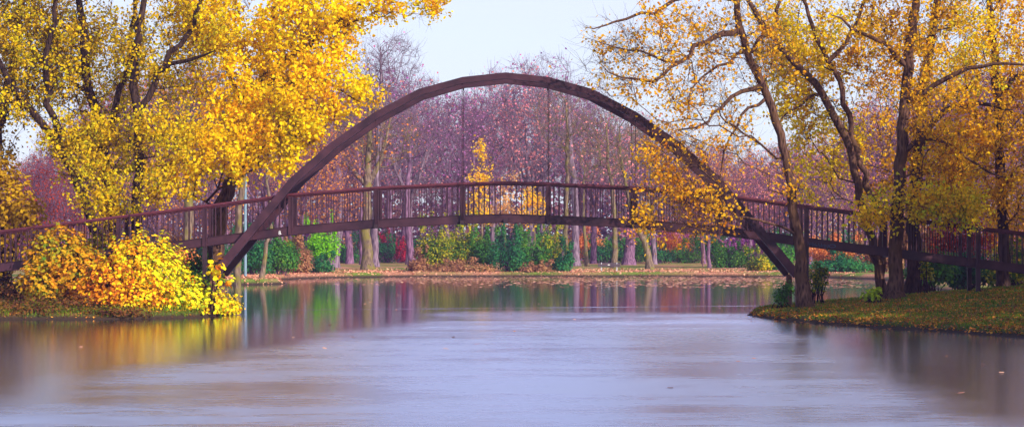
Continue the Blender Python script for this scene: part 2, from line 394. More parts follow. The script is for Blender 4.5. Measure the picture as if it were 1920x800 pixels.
def axis(segs):
    out = []
    for a, b, s in segs: out.append(np.arange(a, b, s))
    return np.concatenate(out+[[segs[-1][1]]])
xs = axis([(-900,-300,60),(-300,-100,12),(-100,-45,3),(-45,-24,.8),(-24,-9,.22),(-9,7.5,.9),(7.5,24,.22),(24,45,.8),(45,100,3),(100,300,12),(300,900,60)])
ys = axis([(-200,0,20),(0,60,3),(60,84,.4),(84,112,.24),(112,160,.8),(160,206,.5),(206,330,3),(330,600,15),(600,2000,100)])
GX, GY = np.meshgrid(xs, ys); GZ = ground_z(GX, GY)
g = Geo(); nx, ny = len(xs), len(ys)
I = np.arange(nx*ny).reshape(ny, nx)
g.add(np.stack([GX, GY, GZ], -1).reshape(-1, 3), np.stack([I[:-1, :-1], I[:-1, 1:], I[1:, 1:], I[1:, :-1]], -1).reshape(-1, 4))
m, t = newmat('ground')
geo_n = N(t, 'ShaderNodeNewGeometry'); sp = N(t, 'ShaderNodeSeparateXYZ'); t.links.new(geo_n.outputs['Position'], sp.inputs[0])
n1 = N(t, 'ShaderNodeTexNoise', i_Scale=.8, i_Detail=6.0); t.links.new(geo_n.outputs['Position'], n1.inputs['Vector'])
n2 = N(t, 'ShaderNodeTexNoise', i_Scale=9.0, i_Detail=5.0); t.links.new(geo_n.outputs['Position'], n2.inputs['Vector'])
n3 = N(t, 'ShaderNodeTexNoise', i_Scale=.16, i_Detail=4.0); t.links.new(geo_n.outputs['Position'], n3.inputs['Vector'])
gr = ramp(t, n2.outputs[0], [(.3, (.04, .075, .010)), (.55, (.10, .15, .014)), (.75, (.18, .19, .025))])
lt = ramp(t, n2.outputs[0], [(.3, (.09, .035, .015)), (.5, (.24, .10, .03)), (.72, (.42, .20, .06))])
mxa = N(t, 'ShaderNodeMix', data_type='RGBA'); ra = ramp(t, n1.outputs[0], [(.48, (0,)*3), (.66, (1,)*3)])
t.links.new(ra.outputs[0], mxa.inputs[0]); t.links.new(gr.outputs[0], mxa.inputs[6]); t.links.new(lt.outputs[0], mxa.inputs[7])
# far lawn: brighter mown grass strewn with pale dry leaves
fg = ramp(t, n2.outputs[0], [(.3, (.08, .13, .015)), (.6, (.17, .22, .03)), (.8, (.30, .28, .07))])
fl = ramp(t, n2.outputs[0], [(.3, (.24, .10, .06)), (.6, (.48, .22, .13)), (.8, (.60, .34, .20))])
mxb = N(t, 'ShaderNodeMix', data_type='RGBA'); rb = ramp(t, n3.outputs[0], [(.44, (0,)*3), (.58, (1,)*3)])
t.links.new(rb.outputs[0], mxb.inputs[0]); t.links.new(fg.outputs[0], mxb.inputs[6]); t.links.new(fl.outputs[0], mxb.inputs[7])
mry = N(t, 'ShaderNodeMapRange'); mry.inputs[1].default_value = 120; mry.inputs[2].default_value = 150; t.links.new(sp.outputs['Y'], mry.inputs[0])
mxc = N(t, 'ShaderNodeMix', data_type='RGBA'); t.links.new(mry.outputs[0], mxc.inputs[0]); t.links.new(mxa.outputs[2], mxc.inputs[6]); t.links.new(mxb.outputs[2], mxc.inputs[7])
# wet earth at the waterline
mud = N(t, 'ShaderNodeMapRange'); mud.inputs[1].default_value = .06; mud.inputs[2].default_value = .24; t.links.new(sp.outputs['Z'], mud.inputs[0])
mxd = N(t, 'ShaderNodeMix', data_type='RGBA'); t.links.new(mud.outputs[0], mxd.inputs[0]); mxd.inputs[6].default_value = (.045, .028, .018, 1); t.links.new(mxc.outputs[2], mxd.inputs[7])
b = N(t, 'ShaderNodeBsdfPrincipled'); b.inputs['Roughness'].default_value = .95; b.inputs['Specular IOR Level'].default_value = .1
t.links.new(mxd.outputs[2], b.inputs['Base Color'])
bp = N(t, 'ShaderNodeBump', i_Strength=.6, i_Distance=.06); t.links.new(n2.outputs[0], bp.inputs['Height']); t.links.new(bp.outputs[0], b.inputs['Normal'])
o_ = N(t, 'ShaderNodeOutputMaterial'); t.links.new(b.outputs[0], o_.inputs[0])
tag(g.build('ground', m, smooth=True), kind='structure')

# ------------------------------------------------------------------ water
m, t = newmat('lake_water')
geo_n = N(t, 'ShaderNodeNewGeometry'); sp = N(t, 'ShaderNodeSeparateXYZ'); t.links.new(geo_n.outputs['Position'], sp.inputs[0])
def wnoise(scale, stretch, detail=4.0, rot=0.0, dist=0.0):
    mp = N(t, 'ShaderNodeMapping'); mp.inputs['Scale'].default_value = stretch; mp.inputs['Rotation'].default_value = (0, 0, rot)
    t.links.new(geo_n.outputs['Position'], mp.inputs[0])
    n_ = N(t, 'ShaderNodeTexNoise', i_Scale=scale, i_Detail=detail, i_Distortion=dist); t.links.new(mp.outputs[0], n_.inputs['Vector']); return n_
# wind mask: smooth water beyond ~100 m, ruffled nearer, in drifting patches
na = wnoise(.06, (1, .55, 1), 3.0, .2); nb = wnoise(.5, (.35, 1, 1), 4.0, .12); nc = wnoise(2.6, (.5, 1.3, 1), 5.0, -.22, .6); nd = wnoise(.22, (.5, .55, 1), 2.0, -.1)
def mth(op, a, b_=None, c_=None):
    n_ = N(t, 'ShaderNodeMath', operation=op)
    for i, v in enumerate((a, b_, c_)):
        if v is None: continue
        if isinstance(v, (int, float)): n_.inputs[i].default_value = v
        else: t.links.new(v, n_.inputs[i])
    return n_.outputs[0]
# smooth water hugs the left bank and the far side
yy = mth('ADD', sp.outputs['Y'], mth('MULTIPLY', mth('SUBTRACT', na.outputs[0], .5), 46))
yy = mth('ADD', yy, mth('MULTIPLY', mth('SUBTRACT', nb.outputs[0], .5), 22))
lefty = mth('MULTIPLY', mth('MAXIMUM', mth('SUBTRACT', -2.6, sp.outputs['X']), 0), 8.0)
righty = mth('MULTIPLY', mth('MAXIMUM', mth('SUBTRACT', sp.outputs['X'], mth('MULTIPLY', sp.outputs['Y'], .095)), 0), 14.0)
yy = mth('ADD', mth('ADD', yy, lefty), righty)
mr = N(t, 'ShaderNodeMapRange', interpolation_type='SMOOTHSTEP'); t.links.new(yy, mr.inputs[0])
mr.inputs[1].default_value = 106; mr.inputs[2].default_value = 78; mr.inputs[3].default_value = 0; mr.inputs[4].default_value = 1
# a thin ruffled line drawn across the calm water by the current
lin = mth('ABSOLUTE', mth('SUBTRACT', sp.outputs['Y'], mth('ADD', 104.5, mth('MULTIPLY', sp.outputs['X'], .35))))
lin = mth('SUBTRACT', 1.0, mth('MINIMUM', mth('MULTIPLY', lin, .9), 1.0))
lin = mth('MULTIPLY', lin, mth('MINIMUM', mth('MAXIMUM', mth('MULTIPLY', mth('ADD', sp.outputs['X'], 10.5), .2), 0), .7))
mask = mth('MAXIMUM', mr.outputs[0], lin)
patch = N(t, 'ShaderNodeMapRange'); t.links.new(nb.outputs[0], patch.inputs[0]); patch.inputs[1].default_value = .35; patch.inputs[2].default_value = .65; patch.inputs[3].default_value = .55; patch.inputs[4].default_value = 1.1
fine = N(t, 'ShaderNodeMapRange'); t.links.new(nc.outputs[0], fine.inputs[0]); fine.inputs[1].default_value = .35; fine.inputs[2].default_value = .65; fine.inputs[3].default_value = .55; fine.inputs[4].default_value = 1.15
slow = N(t, 'ShaderNodeMapRange'); t.links.new(nd.outputs[0], slow.inputs[0]); slow.inputs[1].default_value = .35; slow.inputs[2].default_value = .6; slow.inputs[3].default_value = .42; slow.inputs[4].default_value = 1.1
mask2 = mth('MULTIPLY', mth('MULTIPLY', mask, slow.outputs[0]), mth('MULTIPLY', fine.outputs[0], patch.outputs[0]))
nearr = N(t, 'ShaderNodeMapRange'); t.links.new(sp.outputs['Y'], nearr.inputs[0]); nearr.inputs[1].default_value = 98; nearr.inputs[2].default_value = 60; nearr.inputs[3].default_value = .065; nearr.inputs[4].default_value = .145
rough = mth('ADD', nearr.outputs[0], mth('MULTIPLY', mask2, .25))
dw = N(t, 'ShaderNodeBsdfDiffuse'); dw.inputs[0].default_value = (.022, .026, .024, 1)
b = N(t, 'ShaderNodeBsdfGlossy', distribution='MULTI_GGX'); b.inputs[0].default_value = (.89, .88, 1, 1); fr = N(t, 'ShaderNodeFresnel'); fr.inputs[0].default_value = 1.38  # violet-blue of the reflection is put into the gloss colour
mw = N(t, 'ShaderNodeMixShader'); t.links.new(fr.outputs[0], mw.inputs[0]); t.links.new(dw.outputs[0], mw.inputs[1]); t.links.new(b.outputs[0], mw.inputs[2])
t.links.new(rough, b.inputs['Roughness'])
bp = N(t, 'ShaderNodeBump', i_Distance=.02); t.links.new(nc.outputs[0], bp.inputs['Height'])
t.links.new(mth('MULTIPLY', mask2, .20), bp.inputs['Strength']); t.links.new(bp.outputs[0], b.inputs['Normal'])
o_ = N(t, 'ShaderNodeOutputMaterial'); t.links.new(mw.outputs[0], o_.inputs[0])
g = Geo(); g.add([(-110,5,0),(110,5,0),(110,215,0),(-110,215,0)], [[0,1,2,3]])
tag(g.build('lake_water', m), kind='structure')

# ------------------------------------------------------------------ footbridge
YR, YF = 93.6, 95.4            # near and far railing planes
YA, YB = 92.95, 96.05          # near and far arches
XC = (948-PX0)*YR/F
U_PX = [0, 81, 242, 403, 564, 725, 886, 1050, 1215]
TOP_Y = [339.5, 342, 349.5, 362.5, 384, 404, 424, 444, 464]
kR = YR/F
def railz(u):   # height of handrail top at horizontal offset u (metres)
    return float(np.interp(abs(u)/kR, U_PX, [HC-(y-YH)*kR for y in TOP_Y]))
BEAM_H, RAIL_H = .285, 1.50    # edge beam depth; handrail top above underside of beam
bridge = thing('footbridge', 'dark rust-brown steel footbridge hung from an arch over the lake', 'footbridge', (XC, (YR+YF)/2, 0))
BO = (XC, (YR+YF)/2, 0)
stations = sorted(set([-u*kR for u in U_PX]+[u*kR for u in U_PX]))
def strip(geo, Y0, Y1, ztop, zbot, xs_=None):
    xs_ = xs_ or stations
    for a, b_ in zip(xs_[:-1], xs_[1:]):
        za, zb = railz(a), railz(b_)
        pa = [(XC+a, Y0, za+zbot), (XC+a, Y1, za+zbot), (XC+a, Y1, za+ztop), (XC+a, Y0, za+ztop)]
        pb = [(XC+b_, Y0, zb+zbot), (XC+b_, Y1, zb+zbot), (XC+b_, Y1, zb+ztop), (XC+b_, Y0, zb+ztop)]
        geo.prism(pa, pb)
def make_railing(Y, sgn, near):
    g = Geo(); strip(g, Y-.015, Y+.015, -RAIL_H+BEAM_H, -RAIL_H)          # web
    strip(g, Y-.06, Y+.06, -RAIL_H+.0, -RAIL_H-.022)                       # lower flange
    strip(g, Y-.05, Y+.05, -RAIL_H+BEAM_H+.014, -RAIL_H+BEAM_H)            # top flange
    beam = g.build('edge_beam', STEEL, bridge, BO)
    g = Geo(); strip(g, Y-.065, Y+.065, 0, -.075); strip(g, Y-.02, Y+.02, -.077, -.115)
    g.build('handrail', STEEL_R, bridge, BO)
    for u in [q for q in stations[1:-1] if abs(q) > .1]:
        g = Geo(); z1 = railz(u)-.118; z0 = railz(u)-RAIL_H+.016
        for dx in (-.062, .062):
            g.box((XC+u+dx, Y-sgn*.03, (z0+z1)/2), (.05, .11, z1-z0))
        g.box((XC+u, Y-sgn*.035, (z0+z1)/2), (.075, .05, z1-z0))
        g.box((XC+u, Y-sgn*.065, z0-.02), (.17, .1, .05))
        if abs(abs(u)/kR-886) < 2:      # the span ends here in a second post beside a joint
            s_ = math.copysign(1, u); g.box((XC+u-s_*.33, Y-sgn*.03, (z0+z1)/2), (.13, .11, z1-z0))
        g.build('post', STEEL, bridge, BO)
    return
make_railing(YR, 1, True); make_railing(YF, -1, False)
# balusters: the hundred that show largest are parts, the rest is one part
bal = []
for Y in (YR, YF):
    for a, b_ in zip(stations[:-1], stations[1:]):
        n = max(2, round((b_-a)/.1965))
        for i in range(1, n):
            u = a+(b_-a)*i/n
            bal.append((Y, u))
bal.sort(key=lambda q: (q[0] != YR, abs(q[1])))
def bal_geo(gm, Y, u):
    z1 = railz(u)-.116; z0 = railz(u)-RAIL_H+BEAM_H+.015
    gm.box((XC+u, Y, (z0+z1)/2), (.030, .030, z1-z0))
for Y, u in bal[:100]:
    g = Geo(); bal_geo(g, Y, u); g.build('baluster', STEEL, bridge, BO)
g = Geo()
for Y, u in bal[100:]: bal_geo(g, Y, u)
tag(g.build('baluster', STEEL, bridge, BO), kind='stuff')
# deck boards between the beams
g = Geo(); strip(g, YR+.02, YF-.02, -RAIL_H+.16, -RAIL_H+.10); g.build('deck', plainmat('deck_boards', (.10, .07, .06), rough=.85), bridge, BO)
for u in stations[1:-1]:
    g = Geo(); z = railz(u)-RAIL_H-.02+.05; g.box((XC+u, (YR+YF)/2, z), (.14, YB-YA+.02 if abs(u)/kR < 350 else YF-YR, .14)); g.build('cross_beam', STEEL_D, bridge, BO)
# arches
ARC_U = [-552, -403, -330, -246, -163, -81, 0, 81, 163, 246, 330, 403, 552]
ARC_Y = [510, 333, 269, 210.5, 167, 144.5, 136, 144.5, 167, 210.5, 269, 333, 510]
kA = YA/F
def arch_pts(): return np.array([[u*kA, HC-(y-YH)*kA] for u, y in zip(ARC_U, ARC_Y)])
AP = arch_pts()
def offset_poly(P, d):
    T = np.gradient(P, axis=0); seg = np.diff(P, axis=0); seg /= np.linalg.norm(seg, axis=1, keepdims=True)
    Nn = np.zeros_like(P); nr = np.stack([seg[:, 1], -seg[:, 0]], 1)
    Nn[0] = nr[0]; Nn[-1] = nr[-1]
    for i in range(1, len(P)-1):
        b_ = nr[i-1]+nr[i]; b_ /= np.linalg.norm(b_); Nn[i] = b_/max(.3, b_@nr[i])
    return P+Nn*np.asarray(d)[:, None]
thick = np.array([.315, .29, .275, .26, .24, .225, .22, .225, .24, .26, .275, .29, .315])
def arch_y(Yc, sgn):   # the two arches lean towards each other a little at the crown
    h = (AP[:, 1]-AP[0, 1])/(AP[6, 1]-AP[0, 1]); return Yc+sgn*.10*h
for Yc, sgn in ((YA, 1), (YB, -1)):
    g = Geo(); yc = arch_y(Yc, sgn)
    top = AP; mid = offset_poly(AP, thick*.68); bot = offset_poly(AP, thick); th = thick
    for i in range(len(AP)-1):
        def ring(j, A_, B_, w0, w1):
            return [(XC+A_[j, 0], yc[j]-w0, A_[j, 1]), (XC+A_[j, 0], yc[j]+w0, A_[j, 1]), (XC+B_[j, 0], yc[j]+w1, B_[j, 1]), (XC+B_[j, 0], yc[j]-w1, B_[j, 1])]
        g.prism(ring(i, top, mid, .125, .125), ring(i+1, top, mid, .125, .125))
        m2 = offset_poly(AP, thick*.685)
        g.prism(ring(i, m2, bot, .15, .15), ring(i+1, m2, bot, .15, .15))
    for i in (2, 4, 6, 8, 10):     # splice plates at the joints
        T_ = AP[i+1]-AP[i-1]; T_ = T_/np.linalg.norm(T_); n_ = np.array([T_[1], -T_[0]]); c_ = AP[i]+n_*thick[i]*.34
        Rm = [[T_[0], 0, -T_[1]], [0, 1, 0], [T_[1], 0, T_[0]]]
        g.box((XC+c_[0], yc[i]-sgn*.128, c_[1]), (.34, .012, thick[i]*.5), Rm)
    g.build('arch', STEEL, bridge, BO)
    for sx_ in (-1, 1):       # footing column and concrete block under each arch end
        j = 0 if sx_ < 0 else -1
        x = XC+AP[j, 0]+(-sx_)*.06; y_ = yc[j]; zt = AP[j, 1]-.30; zb = gz(x, y_)-.4
        g = Geo(); g.box((x, y_, (zt+zb)/2+.1), (.20, .22, zt-zb+.2)); g.build('footing_column', plainmat('rusty_column', (.17, .08, .06), rough=.8), bridge, BO)
    # hangers
    for u in (-246, -81, 81, 246):
        uu = {246: 242, 81: 81}[abs(u)]*math.copysign(1, u)*kR
        za = float(np.interp(uu, bot[:, 0], bot[:, 1]))+.03; zr = railz(uu)-RAIL_H-.03
        yt = float(np.interp(uu, AP[:, 0], yc)); yb = YR-.12 if sgn > 0 else YF+.12
        g = Geo(); chain_tube(g, [(XC+uu, yt, za), (XC+uu, (yt+yb)/2, (za+zr)/2), (XC+uu, yb, zr)], [.012]*3, 6)
        g.box((XC+uu, yt, za-.05), (.05, .05, .12))
        g.build('hanger_rod', STEEL, bridge, BO)
# columns under the ramps
for u in (-564, 564, -886, 886):
    for Y in (YR, YF):
        x = XC+u*kR; zt = railz(u*kR)-RAIL_H-.02; zb = gz(x, Y)-.3
        g = Geo(); g.box((x, Y, (zt+zb)/2), (.16, .16, max(.1, zt-zb))); g.build('support_column', STEEL_D, bridge, BO)
# small painted marks on the edge beam
def scribble(name, px, py, strokes, mat, r):
    g = Geo()
    for s_ in strokes:
        P = np.array([at(px+a, py+b_, YR-.075) for a, b_ in s_]); P[:, 1] = YR-.017
        P = np.array([[p[0], YR-.062 if False else YR-.018, p[2]] for p in P])
        chain_tube(g, P, [r]*len(P), 4)
    g.build(name, mat, bridge, BO)
WHITE = plainmat('white_paint', (.75, .75, .75), var=.05); BLUE = plainmat('blue_paint', (.03, .14, .28), var=.1)
circ = lambda cx, cy, rx, ry, n=10: [(cx+rx*math.cos(i*2*math.pi/n), cy+ry*math.sin(i*2*math.pi/n)) for i in range(n+1)]
scribble('graffiti', 524, 436, [circ(0, -1.6, 1.5, 1.5), circ(0, 1.8, 1.8, 1.6), [(1, 1), (3, 3)]], WHITE, .011)
scribble('graffiti', 1541, 457, [[(-24+i*1.3, (3 if i % 2 else -3)+i*.18+math.sin(i*1.7)*1.3) for i in range(30)], circ(20, 4, 6, 3, 12), [(-26, -5), (-24, 3), (-20, 2)]], BLUE, .007)
# depth marker fixed to the right-hand footing
gm = Geo(); p = at(1495, 551, YA-.2)
gm.box((XC+AP[-1, 0]-.06, YA-.125, 1.0), (.10, .02, .34)); gm.build('white_marker', WHITE, bridge, BO)

# ------------------------------------------------------------------ trees on the near banks
def near_tree(name, label, cat, group, base, guides, lobes, leafm, barkm, seed, leaf=.12, per_twig=3, twig_per=5, tw_len=.65, dens=1.0, bf=.3, zmin=None, jit=.10, updir=.1, fold=True, extra=None, sag=.1, thr=.028, back=0):
    rng = np.random.default_rng(seed)
    sk = Skeleton()
    for gi, (pts, rad) in enumerate(guides): sk.guide(pts, rad, rng, wob=.035 if gi == 0 else .065)
    T = ell_targets([(c, r, int(n*1.45)) for c, r, n in lobes], rng); T[:, 1] += back
    sk.grow(T, rng, bf=bf, zmin=zmin, sag=sag)
    sk.finish(rtip=.0075)
    o = thing(name, label, cat, base, group)
    g = Geo(); sk.mesh(g, flare=.6, base_z=base[2])
    P = twigs(sk, g, rng, per=twig_per, length=tw_len, r=.0045, updir=updir, thr=thr)
    g.build('trunk', barkm, o, base, smooth=True)
    # leaves thin out in patches so that gaps stay open
    c = P[:, 1]; f = vnoise(c[:, 0]+c[:, 2]*.7, c[:, 1]*.6+c[:, 2], 1.15, seed)+.8*vnoise(c[:, 0]*2, c[:, 2]*2+c[:, 1], 1.3, seed+3)
    keep = rng.uniform(-1.5, 1.2, len(P)) < f*1.15+(dens-1)*1.5-.15
    X = anchors(P[keep], rng, int(round(per_twig*3.2)), jit*1.35)
    g = Geo(); leaf_quads(g, X, leaf*.95, rng, up=.1, fold=fold)
    if extra is not None: extra(g, rng)
    g.build('crown', leafm, o, base)
    return o, len(X)

def gp(px, Y, dz=-.12):
    """a point on the ground at picture column px and distance Y"""
    x = (px-PX0)*Y/F; return np.array([x, Y, gz(x, Y)+dz])
RG = 'unseen shade trees added beyond the right edge'; LG = 'tall yellow autumn trees on the left bank'
# ---- right bank
Yt = 91.2; b0 = gp(1511, Yt)
tr = lambda L, r, Y: ([at(x, y, Y if not isinstance(Y, tuple) else Y[0]+(Y[1]-Y[0])*i/(len(L)-1)) for i, (x, y) in enumerate(L)], r)
main = ([b0]+[at(x, y, Yt) for x, y in [(1506, 540), (1497, 440), (1483, 350), (1471, 280), (1452, 215), (1428, 160), (1405, 110), (1388, 60), (1378, 0), (1366, -80), (1350, -190)]],
        [.27, .24, .19, .165, .155, .15, .145, .14, .13, .11, .08, .04])
n1_ = near_tree('willow_elm', 'slim leaning tree in front of the right arch foot, branches reaching over the bridge', 'tree', None, tuple(b0),
    [main, tr([(1380, 62), (1338, 74), (1290, 92), (1270, 120), (1242, 146), (1200, 156), (1160, 146), (1125, 118)], [.12, .10, .085, .07, .06, .045, .03, .015], (Yt, Yt-3)),
     tr([(1270, 120), (1230, 118), (1195, 96), (1150, 92), (1105, 70)], [.05, .045, .035, .025, .012], (Yt-1.2, Yt-2.5)),
     tr([(1376, 0), (1310, -20), (1262, 2), (1212, 30), (1160, 42), (1130, 56), (1090, 54)], [.11, .09, .07, .055, .04, .03, .012], (Yt, Yt-1.5)),
     tr([(1432, 160), (1388, 166), (1356, 192), (1332, 232), (1296, 249), (1262, 240)], [.10, .08, .065, .05, .035, .015], (Yt, Yt-1.8)),
     tr([(1440, 190), (1402, 196), (1372, 234), (1362, 280), (1342, 320), (1352, 365)], [.07, .06, .045, .035, .025, .012], (Yt, Yt-1.2)),
     tr([(1395, 85), (1370, 120), (1330, 128), (1300, 160), (1290, 205)], [.07, .055, .045, .03, .012], (Yt, Yt-2)),
     tr([(1400, 105), (1440, 60), (1465, 0), (1480, -80)], [.10, .08, .06, .03], (Yt, Yt+2))],
    [pe(1250, 75, 150, 75, Yt-1.5, 90, 2.5), pe(1160, 110, 70, 60, Yt-2, 30, 1.5), pe(1300, 180, 110, 70, Yt-1.5, 60, 2), pe(1270, 285, 75, 40, Yt-2.2, 46, .8), pe(1300, 335, 70, 45, Yt-2.2, 50, .8),
     pe(1300, 400, 90, 50, Yt-2.3, 64, .7), pe(1215, 380, 40, 60, Yt-2.3, 20, .6), pe(1390, 60, 90, 90, Yt, 60, 2.5), pe(1440, 110, 60, 80, Yt+.5, 40, 2), pe(1170, 165, 60, 25, Yt-2.2, 16, .6),
     pe(1380, 250, 60, 60, Yt-.8, 34, 1.5), pe(1380, -130, 200, 120, Yt, 90, 4), pe(1470, 330, 50, 50, Yt-.6, 14, 1)],
    M_SPRAY, BARK_N, 11, leaf=.125, per_twig=2, dens=.5, tw_len=.9, sag=.35, updir=-.05, twig_per=6)
Y2 = 97.0; b1 = gp(1655, Y2)
near_tree('elm', 'tree with two trunks leaning left beside the thick straight trunk on the right bank', 'tree', None, tuple(b1),
    [([b1]+[at(x, y, Y2) for x, y in [(1648, 500), (1632, 445), (1615, 380), (1600, 300), (1575, 235), (1540, 175), (1495, 120), (1440, 60), (1400, 0), (1360, -80)]], [.20, .175, .165, .16, .155, .15, .145, .14, .12, .09, .04]),
     tr([(1652, 520), (1655, 440), (1640, 375), (1618, 330), (1600, 270), (1590, 200), (1560, 120), (1520, 50), (1500, -20), (1490, -120)], [.16, .145, .14, .13, .12, .11, .10, .08, .06, .03], (Y2, Y2+1.2)),
     tr([(1540, 175), (1500, 190), (1470, 215), (1450, 240)], [.07, .05, .035, .02], Y2),
     tr([(1560, 120), (1600, 60), (1625, 0), (1640, -90)], [.09, .08, .06, .04], Y2+1)],
    [pe(1500, 110, 85, 95, Y2, 110, 2.5), pe(1560, 250, 80, 90, Y2, 95, 2.2), pe(1475, 60, 60, 70, Y2-.5, 50, 2), pe(1600, 60, 90, 90, Y2+1, 70, 2.5), pe(1520, 190, 60, 40, Y2-1, 40, 1.4), pe(1560, 330, 60, 50, Y2, 26, 1.5),
     pe(1500, -120, 200, 120, Y2, 90, 4)],
    M_YEL, BARK_N, 12, back=2.0, leaf=.125, per_twig=3, dens=.72)
Y3 = 93.3; b2 = gp(1678, Y3)
near_tree('elm', 'thick straight trunk standing nearest the water on the leafy right bank', 'tree', None, tuple(b2),
    [([b2]+[at(x, y, Y3) for x, y in [(1677, 520), (1680, 440), (1684, 360), (1690, 280), (1695, 200), (1702, 120), (1712, 40), (1720, -60), (1720, -200)]], [.33, .27, .25, .235, .22, .205, .19, .17, .13, .06]),
     tr([(1702, 120), (1660, 80), (1610, 60), (1560, 30)], [.12, .09, .06, .03], (Y3, Y3-1)),
     tr([(1695, 200), (1722, 172), (1762, 160), (1796, 128), (1835, 132), (1880, 112), (1935, 128)], [.12, .105, .095, .085, .07, .055, .03], (Y3, Y3-1.5)),
     tr([(1690, 290), (1730, 250), (1780, 270), (1840, 320), (1900, 340)], [.10, .08, .06, .045, .02], (Y3, Y3-1))],
    [pe(1660, 150, 95, 140, Y3+5.5, 120, 1.8), pe(1655, 320, 60, 70, Y3+5.5, 44, 1.4), pe(1740, 220, 90, 90, Y3, 80, 2.5), pe(1700, 40, 130, 80, Y3, 90, 3), pe(1820, 250, 90, 100, Y3-.5, 70, 2), pe(1720, -110, 200, 120, Y3, 90, 4), pe(1760, 330, 60, 40, Y3, 26, 1.2)],
    M_RUSTG, BARK_N, 13, leaf=.125, per_twig=3, dens=.72)
Y4 = 100.5; b3 = gp(1716, Y4)
near_tree('elm', 'broad dark trunk behind the straight one, lime and gold leaves hanging low over the ramp', 'tree', None, tuple(b3),
    [([b3]+[at(x, y, Y4) for x, y in [(1716, 500), (1714, 430), (1716, 350), (1722, 260), (1732, 170), (1745, 80), (1760, -20), (1770, -160)]], [.34, .29, .27, .25, .23, .21, .18, .14, .06]),
     tr([(1722, 260), (1780, 200), (1840, 190), (1900, 210)], [.14, .11, .08, .04], Y4), tr([(1716, 350), (1760, 340), (1800, 360), (1830, 385)], [.09, .07, .05, .02], (Y4, Y4-8))],
    [pe(1800, 90, 120, 100, Y4, 110, 3), pe(1730, 385, 110, 32, Y4-8.3, 90, 1.1), pe(1640, 405, 40, 22, Y4-8.6, 16, .5), pe(1800, 390, 55, 40, Y4-8.3, 46, .8), pe(1770, 300, 90, 70, Y4, 60, 2), pe(1800, -100, 160, 110, Y4, 60, 4)],
    M_LOW, BARK_D, 14, leaf=.13, per_twig=3, dens=.85, sag=.25)
Y5 = 104.0; b4 = gp(1882, Y5)
near_tree('elm', 'dark tree at the right edge with dull old gold leaves', 'tree', None, tuple(b4),
    [([b4]+[at(x, y, Y5) for x, y in [(1882, 480), (1878, 380), (1872, 280), (1870, 180), (1862, 80), (1850, -40), (1840, -180)]], [.26, .24, .22, .20, .18, .15, .11, .05]),
     tr([(1872, 280), (1830, 220), (1790, 180)], [.10, .07, .03], Y5), tr([(1870, 180), (1930, 120), (1990, 80)], [.12, .09, .04], Y5)],
    [pe(1880, 120, 120, 130, Y5, 130, 3), pe(1870, 300, 100, 90, Y5-1, 90, 2.4), pe(1950, 200, 90, 130, Y5, 60, 3), pe(1860, -90, 160, 110, Y5, 60, 4), pe(1895, 380, 60, 50, Y5-1.5, 34, 1.4)],
    M_RUSTG, BARK_D, 15, leaf=.13, per_twig=3, dens=.8)
# big trees added out of view beyond the right edge to shade the bank
for i, (px_, Yq) in enumerate(((2440, 80), (2420, 90), (2620, 74), (2760, 84), (2430, 100), (2300, 110), (2790, 65), (3000, 59))):
    bq = gp(px_, Yq)
    near_tree('elm', 'unseen gold tree added beyond the right edge to shade the bank', 'tree', RG, tuple(bq),
        [([bq, bq+[.1, 0, 5], bq+[.2, .2, 10], bq+[0, .3, 14]], [.5, .42, .3, .08])],
        [((bq[0], Yq, bq[2]+8.5), (6.0, 5.5, 6.5), 240)], M_AMB, BARK_D, 30+i, leaf=.30, per_twig=4, fold=False, dens=1.4)

# ---- left bank
YL = 97.0; c0 = gp(187, YL)
near_tree('elm', 'tree leaning left out of the vines, its forked dark trunk under gold leaves', 'tree', None, tuple(c0),
    [([c0]+[at(x, y, YL) for x, y in [(184, 450), (168, 400), (145, 340), (118, 285), (88, 240), (55, 205), (25, 165), (0, 120), (-30, 50), (-50, -60)]], [.21, .19, .18, .17, .16, .15, .135, .12, .10, .08, .04]),
     tr([(118, 285), (100, 210), (85, 150), (90, 80), (110, 0), (120, -100)], [.15, .13, .115, .10, .08, .04], YL),
     tr([(55, 205), (20, 180), (-20, 200)], [.09, .07, .04], (YL, YL-2))],
    [pe(60, 110, 120, 120, YL, 150, 2.6), pe(20, 40, 70, 80, YL-1, 60, 2), pe(110, 260, 50, 50, YL-1.5, 36, 1), pe(170, 372, 50, 40, YL-4.5, 40, .8), pe(155, 310, 55, 40, YL-4, 36, .8), pe(60, -100, 180, 110, YL, 70, 4), pe(10, 190, 40, 50, YL-2, 26, 1.2)],
    M_YEL2, BARK_D, 21, back=1.6, leaf=.125, per_twig=3, dens=.7, sag=.3)
YK = 102.0; ck = gp(-30, YK)
near_tree('elm', 'dark tree at the left edge with dull old gold leaves', 'tree', None, tuple(ck),
    [([ck]+[at(x, y, YK) for x, y in [(-28, 430), (-20, 330), (-5, 240), (20, 150), (35, 60), (40, -60), (45, -160)]], [.34, .31, .28, .24, .2, .16, .12, .05])],
    [pe(30, 100, 110, 140, YK, 150, 3), pe(-40, 250, 70, 110, YK, 70, 2.5), pe(130, 60, 80, 90, YK, 60, 2.5), pe(20, -100, 160, 100, YK, 60, 4)], M_DUSK, BARK_D, 29, leaf=.13, per_twig=3, dens=1.0)
YM = 98.5; c1 = gp(218, YM)
